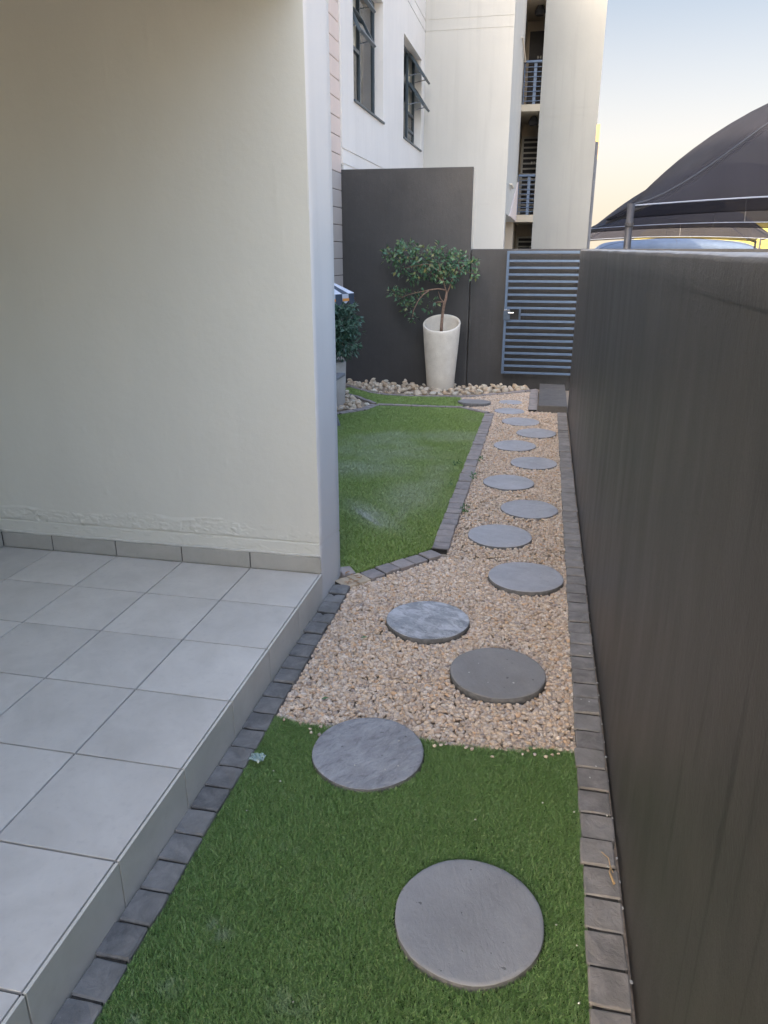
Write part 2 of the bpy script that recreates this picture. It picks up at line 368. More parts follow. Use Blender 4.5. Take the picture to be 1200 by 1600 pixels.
# plants
def leafmat(name, cols):
    m = Mat(name, .38, .5); r = m.rand('island'); n = len(cols)
    c = m.ramp(r, [(i/(n-1), q) for i, q in enumerate(cols)]); m.color(c)
    tl = m.n.new('ShaderNodeBsdfTranslucent'); m.l.new(c, tl.inputs['Color']); a = m.n.new('ShaderNodeMixShader'); a.inputs[0].default_value = .2
    m.l.new(m.b.outputs[0], a.inputs[1]); m.l.new(tl.outputs[0], a.inputs[2]); m.l.new(a.outputs[0], m.n['Material Output'].inputs['Surface']); return m.m
M_leaf = leafmat('glossy_dark_leaf', [(0.054, 0.132, 0.078), (0.085, 0.186, 0.109), (0.070, 0.155, 0.085), (0.139, 0.232, 0.093), (0.078, 0.171, 0.101), (0.248, 0.232, 0.078)])
M_leaf2 = leafmat('bluish_dark_leaf', [(0.046, 0.109, 0.074), (0.078, 0.155, 0.116), (0.062, 0.132, 0.093), (0.124, 0.202, 0.139), (0.070, 0.147, 0.101)])
M_bark = plain('brown_bark', (.23, .155, .115), .85, 0, .3, .3, 40, .6, 90)
M_soil = plain('dark_potting_soil', (.035, .028, .022), .95, 0, .2, .3, 60, .8, 60)
m = Mat('pitted_concrete_pot', .85, .3); n1 = m.noise(9, None, 6, .6); n2 = m.noise(130, None, 3, .6)
base = m.ramp(n1, [(.3, (.64, .585, .50)), (.7, (.76, .71, .62))]); base = m.mix(m.ramp(n2, [(.60, 0.), (.72, .55)]), base, (.25, .22, .18))
m.color(base); m.bump(n2, .5, .004); M_pot = m.m
m = Mat('grey_concrete_pot', .85, .3); n1 = m.noise(9, None, 6, .6); n2 = m.noise(130, None, 3, .6)
base = m.ramp(n1, [(.3, (.46, .44, .42)), (.7, (.56, .54, .52))]); base = m.mix(m.ramp(n2, [(.60, 0.), (.72, .5)]), base, (.18, .17, .16))
m.color(base); m.bump(n2, .5, .004); M_pot2 = m.m
M_pink = plaster('pink_block_paint', (.70, .59, .53), .03, .85, (.42, .34, .3), .3)
M_grey_block = plaster('grey_block_tone', (.47, .435, .415), .03, .85, (.3, .28, .26), .3)
M_joint = plain('recessed_mortar', (.16, .14, .13), .95, 0, .2, .2, 30)
M_asphalt = plain('concrete_paving', (.30, .28, .25), .95, 0, .2, .2, 20, .5, 60)
M_hill = plain('dry_sunny_grass', (.22, .19, .055), .95, 0, .1, .3, 1.2, .5, 4)
M_timber = plain('grey_weathered_timber', (.20, .205, .22), .75, 0, .3, .25, 14, .4, 30)
M_para = plain('pale_striped_canvas', (.50, .53, .60), .8, 0, .3, .06, 10)
M_para_d = plain('dark_blue_canvas', (.05, .065, .09), .8, 0, .3, .1, 10)
M_para_o = plain('orange_canvas_trim', (.72, .30, .07), .8, 0, .3, .1, 10)
M_chip = plain('white_chip', (.58, .57, .53), .7, 0, .4, .1, 30)
M_twig = plain('dry_straw', (.48, .33, .17), .8, 0, .3, .2, 30)
m = Mat('clear_plastic', .15); m.color((.55, .72, .72)); m.b.inputs['Transmission Weight'].default_value = .5; M_clear = m.m
M_weed = leafmat('weed_leaf', [(.05, .13, .04), (.08, .18, .06), (.10, .22, .09)])
M_yell = plaster('sunlit_ochre_render', (.46, .27, .08), .03, .8)  # orange sunlight carried by the base colour
M_pale = plaster('pale_far_render', (.42, .41, .38), .03, .8)

# ------------------------------------------------------------------ ground and outer setting
g = MB(); g.add([(-600, -400, -.16), (900, -400, -.16), (900, 1600, -.16), (-600, 1600, -.16)], [(0, 1, 2, 3)])
g.build('ground', M_asphalt, kind='structure')
bed = MB(); bed.add([(-2.56, -3, -.014), (.9, -3, -.014), (.9, 9.72, -.014), (-2.56, 9.72, -.014)], [(0, 1, 2, 3)])
bed.build('garden_soil', M_gbase, kind='structure')
# far sunny slope
hx = np.linspace(16.5, 95, 60); hy = np.linspace(78, 200, 40); HX, HY = np.meshgrid(hx, hy)
hz = -.3 + 9*np.clip((HY-78)/60, 0, 1)**.8*np.clip((HX-16.5)/10, 0, 1)**.7 + 1.2*fbm(HX, HY, .12, 4, 5)*np.clip((HY-78)/10, 0, 1)
idx = np.arange(40*60).reshape(40, 60)
F = np.stack([idx[:-1, :-1], idx[:-1, 1:], idx[1:, 1:], idx[1:, :-1]], -1).reshape(-1, 4)
link('hillside', np_mesh('hillside', np.stack([HX, HY, hz], -1).reshape(-1, 3), [F], M_hill, True), kind='structure')

# ------------------------------------------------------------------ home building (wall with the patio, block strip)
WY = 3.20; WX = -0.985; HX0 = -2.76; ZT = .165; SOF = 2.645
house = thing('home_building', 'cream plastered home building on the left with a covered tiled patio', 'building')
# end wall: front face is a modelled sheet (damp blisters, groove), the rest a box
nx = 440; xs = np.linspace(HX0, WX-.006, nx)
zs = np.concatenate([np.linspace(.02, .25, 6), np.linspace(.255, .50, 110), np.linspace(.51, .9, 24), np.linspace(.95, SOF, 30)])
XX, ZZ = np.meshgrid(xs, zs)
zg = .318 - .0*XX + .003*(fbm(XX, ZZ*0, 4, 3, 3)-.5)                     # groove height
h = .006*(fbm(XX, ZZ, 1.2, 3, 11)-.5)                                    # trowel waviness
h -= .007*np.exp(-((ZZ-zg)/.0028)**2)                                   # groove cut
h += np.where(ZZ < zg-.002, .0025, 0)                                    # band below stands proud
topz = .36 + .075*fbm(XX, XX*0, 2.6, 4, 21) - .03*np.clip((XX+1.5)/.5, 0, 1)
inb = np.clip((topz-ZZ)/.012, 0, 1)*np.clip((ZZ-zg-.004)/.01, 0, 1)
n1 = fbm(XX, ZZ, 9, 5, 31); n2 = fbm(XX, ZZ*1.6, 26, 4, 37); cov = np.clip((fbm(XX, XX*0, 1.7, 3, 43)-.42)/.1, 0, 1)
crust = np.clip((n1-.50)/.012, 0, 1)*.0036 + np.abs(n2-.5)*.010
h += inb*crust*cov + .0016*np.clip((n2-.6)/.03, 0, 1)*np.clip((.42-ZZ)/.08, 0, 1)
for bx, bz, w, hh, d in ((-2.50, .337, .040, .021, -.012), (-2.27, .322, .014, .007, -.010), (-2.02, .30, .05, .004, -.003), (-1.56, .31, .05, .004, -.003)):   # broken plaster holes
    q = ((XX-bx)/w)**2 + ((ZZ-bz)/hh)**2 + .5*(fbm(XX, ZZ, 60, 2, 51)-.5); h += np.where(q < .75, d, 0) + np.where((q >= .75) & (q < 1.25), .0022, 0)
for k in range(34):                                                       # small paint bumps
    bx, bz = rng.uniform(HX0, WX), rng.uniform(.5, 2.7); rr = rng.uniform(.003, .007)
    h += .002*np.exp(-(((XX-bx)/rr/2)**2+((ZZ-bz)/rr/2)**2))
V = np.stack([XX, WY-h, ZZ], -1).reshape(-1, 3); nz = len(zs); idx = np.arange(nx*nz).reshape(nz, nx)
F = np.stack([idx[:-1, :-1], idx[:-1, 1:], idx[1:, 1:], idx[1:, :-1]], -1).reshape(-1, 4)
link('end_wall', np_mesh('end_wall', V, [F], M_cream, True), house)
# returning face towards the path: edge line wobbles and is chipped
zz = np.concatenate([np.linspace(0, .7, 120), np.linspace(.71, SOF, 120)]); nzz = len(zz)
chip = .004*np.clip((fbm(zz*0+.3, zz, 8, 4, 61)-.56)/.1, 0, 1) + .0012*fbm(zz*0, zz, 30, 2, 62)
gr = lambda y: .307 - (y-3.2)/.35*.048
cols = []
for y, dx in ((WY-.0005, -.006), (WY+.0055, 0.), (WY+.04, 0.), (WY+.12, .0), (WY+.20, 0.), (WY+.28, 0.), (3.545, 0.), (3.551, -.006)):
    e = chip if dx < 0 or y < WY+.01 else chip*0
    gg = np.exp(-((zz-gr(y))/.004)**2)*.004
    cols.append(np.stack([WX+dx-e-gg+.0015*(fbm(zz*0+y*3, zz, 2, 3, 65)-.5), np.full(nzz, y), zz], -1))
V = np.stack(cols, 1).reshape(-1, 3); idx = np.arange(nzz*8).reshape(nzz, 8)
F = np.stack([idx[:-1, :-1], idx[:-1, 1:], idx[1:, 1:], idx[1:, :-1]], -1).reshape(-1, 4)
link('wall_end_face', np_mesh('wall_end_face', V, [F], M_white, False), house)
b = MB(); b.box(HX0, WX-.012, WY+.02, 3.549, -.1, SOF); b.build('wall_core', M_cream, house)
b = MB(); b.box(HX0-.25, HX0, -4, 3.30, -.1, SOF); b.build('patio_back_wall', M_cream, house)
b = MB(); b.box(HX0, -1.55, -1.75, -1.5, -.1, SOF); b.build('patio_glow_block', M_cream, house)  # unseen wall, added to keep low glow off the end wall
b = MB(); b.box(-9, WX, -4, 3.551, SOF, 4.5); b.build('upper_storey', M_cream, house)
b = MB(); b.box(-9, -2.58, 3.56, 9.02, -.1, 4.5); b.build('side_wall', M_cream, house)
# lip above the skirting tiles
b = MB(); b.tube([(x, WY-.004+.001*math.sin(x*9), .2525+.0015*math.sin(x*23)) for x in np.linspace(HX0, WX-.008, 60)], .0065, 8); b.build('paint_lip', M_lip, house, True)
b = MB(); b.tube([(HX0+.004, y, .2525) for y in np.linspace(-4, WY, 12)], .0065, 8); b.build('paint_lip', M_lip, house, True)
TX = [-.982-.368*k for k in range(6)]; TX[5] = HX0+.008; TY = [3.185-.3705*k for k in range(15)]
b = MB(); b.box(HX0+.001, WX-.008, WY-.0078, WY+.001, ZT, .246); b.build('skirting_grout', M_grout, house)
for k in range(5):
    b = MB(); b.cbox(TX[k+1]+.003, TX[k]-.003, WY-.013, WY-.0015, ZT+.001, .2475, .0015); b.build('skirting_tile', M_skirt, house)
for k in range(10):
    b = MB(); b.cbox(HX0+.0015, HX0+.012, TY[k+1]+.003, TY[k]-.003, ZT+.001, .2475, .0015); b.build('skirting_tile', M_skirt, house)
# block strip (blocks with recessed joints, greyer in the lower rows)
bl = MB(); bl.box(-2.70, -2.592, 8.40, 9.715, -.1, 5.8); strip = bl.build('block_strip', M_joint, house)
z = -.02
k = 0
me_cache = {}
while z < 5.7:
    for y0, y1 in ((8.42, 9.0), (9.0, 9.712)):
        mt = M_pink if z > 2.55 else M_grey_block
        b = MB(); b.cbox(-2.64, -2.578, y0+.004, y1-.004, z+.004, z+.196, .003); b.build('block', mt, strip)
    z += .2
# patio slab and tiles
pat = MB(); pat.box(HX0, -.990, -4, 3.186, -.1, ZT-.009); patio = pat.build('patio', M_grout, kind='structure')
tilev = {}
def tile_mesh(w, d, t=.018):
    key = (round(w, 3), round(d, 3), t)
    if key not in tilev: b = MB(); b.cbox(-w/2, w/2, -d/2, d/2, 0, t, .0008); tilev[key] = b.mesh('tile', M_tile)
    return tilev[key]
for j in range(14):
    for i in range(5):
        w = TX[i]-TX[i+1]-.0065-(.007 if i == 0 else 0); d = .3705-.0065
        xr = TX[i] - (.0 if i else -.001)
        o = link('tile', tile_mesh(w, d), patio); o.location = ((TX[i]+TX[i+1])/2-(.0035 if i == 0 else 0), TY[j]-.3705/2, ZT-.018+rng.uniform(-.0006, .0006))
        o.rotation_euler = (rng.uniform(-.001, .001), rng.uniform(-.001, .001), 0)
rb = MB(); rb.cbox(-.0045, .0045, -.1827, .1827, -.1, ZT-.0008, .0007); rme = rb.mesh('riser_tile', M_riser)
for j in range(14):
    o = link('riser_tile', rme, patio); o.location = (-.9835, TY[j]-.3705/2, 0)

# ------------------------------------------------------------------ right boundary wall, back walls
def wavy_wall(name, label, cat, x0, x1, y0, y1, zt, mat, top_mat):
    t = thing(name, label, cat)
    ys = np.linspace(y0, y1, 90); zr = np.concatenate([np.linspace(-.1, 1.5, 40), np.linspace(1.52, 1.62, 8)])
    YY, ZZ = np.meshgrid(ys, zr); n = .010*(fbm(YY, ZZ, .8, 4, 71)-.5)
    V = np.stack([x0-n, YY, ZZ], -1).reshape(-1, 3); idx = np.arange(len(ys)*len(zr)).reshape(len(zr), len(ys))
    F = np.stack([idx[:-1, :-1], idx[1:, :-1], idx[1:, 1:], idx[:-1, 1:]], -1).reshape(-1, 4)
    link('painted_face', np_mesh('painted_face', V, [F], mat, True), t)
    b = MB(); b.box(x0+.012, x1, y0, y1, -.1, 1.615); b.box(x0+.0, x0+.012, y1, y1+.002, -.1, 1.615); b.build('core', mat, t)
    # rounded coping, paler on its top faces
    ys = np.linspace(y0, y1, 400); prof = [(-.001, -.03), (-.003, -.012), (.002, -.003), (.010, .0), (.06, .002), (x1-x0-.01, .001), (x1-x0, -.012), (x1-x0+.001, -.05)]
    rows = []
    for px, pz in prof:
        e = .004*(fbm(ys, ys*0+px*40, 9, 4, 81)-.5) if pz > -.025 else ys*0
        rows.append(np.stack([x0+px+e, ys, zt(ys)+pz+.006*(fbm(ys, ys*0+px*9, 3.3, 4, 82)-.5)*(pz > -.02) - (pz <= -.03)*(zt(ys)-1.60)], -1))
    V = np.stack(rows, 0).reshape(-1, 3); idx = np.arange(len(prof)*400).reshape(len(prof), 400)
    F = np.stack([idx[:-1, :-1], idx[:-1, 1:], idx[1:, 1:], idx[1:, :-1]], -1).reshape(-1, 4)
    cm = np_mesh('coping', V, [F], mat, True); cm.materials.append(top_mat)
    mi = np.zeros(len(F), np.int32); mi[399*2:399*6] = 1; cm.polygons.foreach_set('material_index', mi)
    link('coping', cm, t)
    return t
wavy_wall('boundary_wall', 'long weathered charcoal boundary wall along the right of the path, waist of the picture to its edge', 'wall',
          .316, .53, -3, 8.15, lambda y: 1.6405+.0048*y, M_rwall, M_coping)
rw = thing('glow_blocking_wall', 'charcoal wall added out of view behind the viewpoint to cut low glow', 'wall')
b = MB(); b.cbox(-.98, .314, -3.95, -3.75, -.1, 1.75, .006); b.build('wall_face', M_bwall, rw)  # unseen wall, added to block low light from behind
bw = thing('back_wall', 'low charcoal garden wall at the far end behind the slatted gate', 'wall')
b = MB(); b.cbox(-.934, 3.2, 9.72, 9.92, -.1, 1.695, .006); b.build('wall_face', M_bwall, bw)
tw = thing('screen_wall', 'tall charcoal screen wall behind the potted tree, higher than its neighbour', 'wall')
b = MB(); b.cbox(-2.60, -.942, 9.718, 9.74, -.1, 2.622, .004); b.build('wall_face', M_bwall, tw)
b = MB(); b.box(-2.558, -.944, 9.741, 10.02, -.1, 2.618); b.build('unpainted_back', M_inner, tw)

# ------------------------------------------------------------------ white apartment building beyond
apt = thing('apartment_building', 'white and cream plastered apartment block with open windows and stacked balconies beyond the garden', 'building')
BX = -2.56; RC = .13
W1 = (10.33, 12.15, 3.50, 5.03); W2 = (13.80, 15.64, 3.525, 5.05)
# side wall panels around the two window openings (butted)
def side(y0, y1, z0, z1, nm='side_wall'):
    b = MB(); b.box(BX-.3, BX, y0, y1, z0, z1); return b
sw = MB()
for (y0, y1, z0, z1) in ((9.716, 10.33, 2.87, 5.58), (10.33, 12.15, 2.87, 3.50), (10.33, 12.15, 5.03, 5.58), (12.15, 13.80, 2.87, 5.58),
                         (13.80, 15.64, 2.87, 3.525), (13.80, 15.64, 5.05, 5.58), (15.64, 16.30, 2.87, 5.58)):
    sw.box(BX-.3, BX, y0, y1, z0, z1)
sw.box(BX-.3, BX, 9.76, 16.30, -.1, 2.60); sw.box(BX-.3, BX, 9.76, 16.30, 2.60, 2.68); sw.box(BX-.3, BX-.012, 9.716, 16.30, 2.68, 2.70); sw.box(BX-.3, BX, 9.716, 16.30, 2.70, 2.85); sw.box(BX-.3, BX-.012, 9.716, 16.30, 2.85, 2.87)
sw.box(BX-.3, BX-.012, 9.716, 16.30, 5.58, 5.60); sw.box(BX-.3, BX, 9.716, 16.30, 5.60, 5.76); sw.box(BX-.3, BX-.012, 9.716, 16.30, 5.76, 5.78); sw.box(BX-.3, BX, 9.716, 16.30, 5.78, 9.0)
sw.build('side_wall', M_white, apt)
b = MB(); b.box(-12, BX-2.2, 9.93, 24, -.1, 8.9); b.build('building_core', M_white, apt)
b = MB(); b.box(BX-2.2, BX-.301, 9.93, 15.9, 5.8, 8.9); b.box(BX-2.2, BX-.301, 9.93, 15.9, 2.0, 3.2); b.box(BX-2.2, BX-.301, 9.93, 10.0, 3.2, 5.8); b.build('room_floor', M_inner, apt)
# front wall (faces us)
FX1 = -.90
fwm = MB()
for z0, z1, rec in ((-.1, 2.55, 0), (2.55, 2.565, .006), (2.565, 2.70, 0), (2.70, 2.715, .006), (2.715, 5.58, 0), (5.58, 5.597, .006), (5.597, 5.765, 0), (5.765, 5.782, .006), (5.782, 9.0, 0)):
    fwm.box(BX+.001, FX1, 16.0+rec, 16.3, z0, z1)
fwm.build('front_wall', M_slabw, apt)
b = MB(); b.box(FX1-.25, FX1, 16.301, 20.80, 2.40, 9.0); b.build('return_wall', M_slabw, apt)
b = MB(); b.box(-1.06, -.45, 20.801, 22.8, 2.402, 2.57); b.build('balcony_slab', M_concrete, apt)
b = MB(); b.add([(FX1+.002, 17.5, 2.40), (FX1+.002, 20.79, 2.40), (FX1+.002, 20.79, 3.35)], [(0, 1, 2)]); b.add([(FX1+.03, 17.5, 2.40), (FX1+.03, 20.79, 2.40), (FX1+.03, 20.79, 3.35)], [(0, 2, 1)])
b.add([(FX1+.002, 17.5, 2.40), (FX1+.03, 17.5, 2.40), (FX1+.03, 20.79, 3.35), (FX1+.002, 20.79, 3.35)], [(0, 1, 2, 3)]); b.build('stair_parapet', M_pink, apt)
b = MB(); b.box(-.94, -.45, 20.801, 22.8, 4.95, 5.10); b.build('balcony_slab', M_concrete, apt)
b = MB(); b.box(-.94, -.45, 20.801, 22.8, 7.36, 7.52); b.build('balcony_slab', M_concrete, apt)
b = MB(); b.box(-2.3, 1.0, 22.801, 23.1, -.1, 9.0); b.build('corridor_wall', M_tan, apt)
b = MB(); b.box(-1.25, -.945, 20.81, 22.8, -.1, 8.9); b.build('corridor_side_wall', M_tan, apt)
for z0 in (4.72, 7.14):
    b = MB(); b.lathe([(.0, 0), (.10, .01), (.13, .06), (.13, .10), (.06, .22)], (-.60, 21.5, z0), 14); b.build('ceiling_light', M_dark, apt)
# slab tower on the right
sl = MB()
for z0, z1, rec in ((-.1, 2.28, 0), (2.28, 2.295, .004), (2.295, 4.82, 0), (4.82, 4.835, .004), (4.835, 5.0, 0), (5.0, 5.012, .004), (5.012, 9.0, 0)):
    sl.box(-.455, .955, 20.95+rec, 24., z0, z1)
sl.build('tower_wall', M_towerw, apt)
b = MB(); b.tube([(1.03, 22.2, -.1), (1.03, 22.2, 4.4)], .06, 12); b.build('downpipe', M_downpipe, apt)
# balcony railings
def railing(z0, x0, x1, y):
    t = MB(); t.tube([(x0, y, z0+.93), (x1, y, z0+.93)], .028, 8); r = t.build('railing', M_rail, apt)
    for k in range(8):
        b = MB(); b.tube([(x0, y, z0+.08+k*.105), (x1, y, z0+.08+k*.105)], .008, 6); b.build('rail_bar', M_rail, r)
    for x in (x0+.02, x0+.27):
        b = MB(); b.box(x-.02 if x < x0+.1 else x-.035, x+.005 if x < x0+.1 else x+.035, y+.02, y+.06, z0, z0+.92); b.build('rail_post', M_rail, r)
railing(5.10, -.88, -.46, 20.86); railing(2.57, -.88, -.46, 20.86)
b = MB(); b.tube([(-.895, 18.6, 6.02), (-.86, 18.6, 6.02), (-.86, 20.8, 6.02), (-.895, 20.8, 6.02)], .02, 6); b.build('handrail', M_inner, apt)
b = MB(); b.tube([(-.895, 17.0, 3.0), (-.86, 17.0, 3.0), (-.86, 17.9, 3.0), (-.895, 17.9, 3.0)], .025, 6); b.build('handrail', M_inner, apt)
# doors
def door(z0, louvre):
    b = MB(); b.box(-.86, .10, 22.76, 22.80, z0, z0+2.02)
    d = b.build('door', M_dark if louvre else M_door, apt)
    f = MB(); f.box(-.91, -.86, 22.74, 22.80, z0, z0+2.07); f.box(-.86, .1, 22.74, 22.80, z0+2.02, z0+2.07); f.build('door_frame', M_louvre if louvre else M_tan, d)
    if louvre:
        for k in range(15):
            s = MB(); s.cbox(-.86, .10, 22.725, 22.757, z0+.06+k*.132, z0+.10+k*.132, .004); s.build('slat', M_louvre, d)
    for x in (-.62, -.55):
        s = MB(); s.box(x-.022, x+.022, 22.70, 22.757, z0+1.38, z0+1.44); s.build('number_plate', M_chip, d)
door(5.10, False); door(2.57, True); door(0.02, True)

# windows in the side wall: outward opening top hung sashes
def bar(mb, y0, y1, z0, z1, x0, x1): mb.box(x0, x1, y0, y1, z0, z1)
def window(W, cols, sash_col, sashes, curtain):
    y0, y1, z0, z1 = W; x = BX-RC; t = .045; d0, d1 = x-.05, x
    f = MB(); bar(f, y0, y1, z0, z0+t, d0, d1); bar(f, y0, y1, z1-t, z1, d0, d1)
    ys = [y0+(y1-y0)*c for c in cols]
    for i, y in enumerate(ys):
        a = y if i == 0 else (y-t if i == len(ys)-1 else y-t/2); bar(f, a, a+t, z0+t, z1-t, d0, d1)
    for (c, zz) in sashes['bars']:
        bar(f, ys[c]+t, ys[c+1]-t, zz-t/2, zz+t/2, d0, d1)
    w = f.build('window', M_frame, apt)
    s = MB(); s.cbox(BX-RC, BX+.025, y0-.01, y1+.01, z0-.03, z0-.001, .004); s.build('sill', M_frame, w)
    for i in range(len(ys)-1):
        if i == sash_col: continue
        p = MB(); p.box(x-.030, x-.024, ys[i]+.01, ys[i+1]-.01, z0+.02, z1-.02); p.build('pane', M_glass, w)
    for zt_, hgt, ang in sashes['open']:
        a, c = ys[sash_col]+.03, ys[sash_col+1]-.03
        def P3(y, u, w_): return (x+.005+u*math.sin(ang)+w_*math.cos(ang), y, zt_-u*math.cos(ang)+w_*math.sin(ang))
        fr_ = MB(); pn = MB()
        def sbox(mb, ya, yb, u0, u1, w0, w1):
            mb.add([P3(ya, u0, w0), P3(yb, u0, w0), P3(yb, u1, w0), P3(ya, u1, w0), P3(ya, u0, w1), P3(yb, u0, w1), P3(yb, u1, w1), P3(ya, u1, w1)],
                   [(0, 1, 2, 3), (7, 6, 5, 4), (0, 4, 5, 1), (1, 5, 6, 2), (2, 6, 7, 3), (3, 7, 4, 0)])
        tt = .05
        sbox(fr_, a, c, 0, tt, 0, .04); sbox(fr_, a, c, hgt-tt, hgt, 0, .04); sbox(fr_, a, a+tt, tt, hgt-tt, 0, .04); sbox(fr_, c-tt, c, tt, hgt-tt, 0, .04)
        fr_.build('sash', M_frame, w); sbox(pn, a+tt, c-tt, tt, hgt-tt, .017, .023); pn.build('pane', M_glass, w)
        
        for yy_ in (c-.02, a+.02):
            st = MB(); st.tube([(x, yy_, zt_-hgt*.72), P3(yy_, hgt*.78, 0)], .009, 6); st.build('stay', M_chrome, w)
    for (ya, yb) in sashes['low']:
        p = MB(); p.box(x-.030, x-.024, ya, yb, z0+.02, sashes['lowz']); p.build('pane', M_glass, w)
    if curtain:
        ys_ = np.linspace(y0-.05, y1+.05, 80); q = x-.066+.012*np.sin(ys_*26)+.007*np.sin(ys_*61)
        V = np.concatenate([np.stack([q, ys_, np.full(80, z0-.05)], -1), np.stack([q, ys_, np.full(80, z1+.05)], -1)])
        i = np.arange(79); link('curtain', np_mesh('curtain', V, [np.stack([i, i+1, i+81, i+80], -1)], M_curtain, True), w)
    else:
        b = MB(); b.box(x-.10, x-.09, y0+.01, y1-.01, z0+.01, z1-.01); b.build('blind', M_curtain, w)
    return w
window(W1, (0, .50, 1.), 0, dict(bars=[(0, 4.62), (0, 4.20)], open=[(5.0, .40, .50), (4.60, .40, .50)], low=[(W1[0]+.04, W1[0]+.90)], lowz=4.18), True)
window(W2, (0, .34, .62, 1.), 2, dict(bars=[(2, 4.56), (2, 4.08), (2, 3.80)], open=[(5.0, .46, .62), (4.54, .46, .62)], low=[(W2[0]+1.2, W2[1]-.04)], lowz=4.06), False)

# unseen tall block, added behind the camera to the left to shade the carports
nb = thing('added_shade_block', 'tall pale stepped block added behind the viewpoint to shade the carports, out of the picture', 'building', (-23.5, -20.0, 0), R(-40))
b = MB(); b.box(-4, 8, -10, 0, -.1, 23.9); b.build('wall', M_pale, nb)
b = MB(); b.box(-15, -4.01, -10, 0, -.1, 31.); b.build('tower', M_pale, nb)
# far building, warm sunlight put into the ochre of its upper parts
fb = thing('distant_building', 'distant pale building with upper parts coloured sunlit ochre, a sliver beside the tower edge', 'building')
b = MB(); b.box(-6, 2.02, 45, 52, -.1, 5.2); b.build('wall', M_pale, fb)
b = MB(); b.box(-6, 2.20, 44.6, 52, 6.31, 8.0); b.build('upper_wall', M_yell, fb)
b = MB(); b.box(1.2, 2.12, 44.8, 52, 5.21, 6.30); b.build('balcony', M_yell, fb)

# ------------------------------------------------------------------ shade-cloth carports
def canopy_z(s, t, zr, hp, ex=.9): return zr + hp*(max(0, 1-s*s)**ex)*(max(0, 1-t*t)**min(.75, ex)) + .16*((1-s*s)*abs(t)**6 + (1-t*t)*abs(s)**6)
def carport(label, x0, y0, W, D, zr, hp, cloth, z_base=-.16, posts=(-1, 1), ex=.9):
    t = thing('shade_carport', label, 'carport', (x0, y0, z_base), 0, 'shade cloth carports in a row beyond the wall')
    N = 36; ss = np.sin(np.linspace(-1, 1, N)*math.pi/2); V = []
    pos = lambda s, tt: (W/2+s*(W/2-.30*(1-tt*tt)*abs(s)**3), D/2+tt*(D/2-.30*(1-s*s)*abs(tt)**3), canopy_z(s, tt, zr, hp, ex)-z_base)
    for tt in ss:
        for s in ss: V.append(pos(s, tt))
    idx = np.arange(N*N).reshape(N, N); F = np.stack([idx[:-1, :-1], idx[:-1, 1:], idx[1:, 1:], idx[1:, :-1]], -1).reshape(-1, 4)
    link('canopy', np_mesh('canopy', np.array(V), [F], cloth, True), t)
    h = MB(); ring = [pos(s, -1) for s in ss] + [pos(1, q) for q in ss] + [pos(s, 1) for s in ss[::-1]] + [pos(-1, q) for q in ss[::-1]]
    h.tube(ring[N-1:2*N], .012, 6); h.build('side_hem', cloth, t); h = MB(); h.tube(ring[3*N:], .012, 6); h.build('side_hem', cloth, t)
    h = MB(); h.tube(ring[:N], .011, 6); h.build('hem', M_hem, t)
    h = MB(); h.tube(ring[2*N:3*N], .012, 6); h.build('side_hem', cloth, t)
    for sx in (-1, 0, 1):
        r = MB(); r.tube([tuple(np.array(pos(q, sx*q))+[0, 0, .006]) for q in np.linspace(-1, 1, 40)] if sx else [tuple(np.array(pos(0, q))+[0, 0, .006]) for q in np.linspace(-1, 1, 40)], .012, 5); r.build('seam', M_post, t)
    for sx in (-1, 1):
        r = MB(); r.tube([tuple(np.array(pos(q, sx*q))-[0, 0, .06]) for q in np.linspace(-1, 1, 30)], .028, 6); r.build('rib', M_post, t)
    for cx in (-1, 1):
        for cy in posts:
            p = pos(cx, cy); b = MB(); b.tube([(p[0], p[1], 0), (p[0], p[1], p[2]+.03)], .052, 14)
            q = b.build('post', M_post, t, True)
            c = MB(); c.tube([(p[0], p[1], p[2]-.28), (p[0], p[1], p[2]-.23)], .062, 14); c.build('collar', M_post, q)
    return t
carport('nearest charcoal shade cloth carport rising behind the boundary wall, filling the right edge', 1.12, 12.0, 8.5, 5.0, 2.29, 2.10, M_cloth, posts=(-1,))
carport('second charcoal shade cloth carport seen beneath the rim of the nearest one', 1.08, 23.6, 8.5, 5.0, 2.30, 1.9, M_cloth, posts=(-1,), ex=1.05)
carport('third charcoal shade cloth carport low behind the wall between the two posts', 1.45, 38.0, 8.8, 5.0, 2.20, 2.1, M_cloth)
carport('low shade cloth carport coloured sky-lit blue, farthest away just above the wall top', 3.2, 56.0, 10.6, 5.5, 1.66, .95, M_cloth_b, ex=.3)
carport('charcoal shade cloth carport at far right beside the sunny slope', 11.2, 41.0, 8.8, 5.0, 2.35, 2.0, M_cloth)

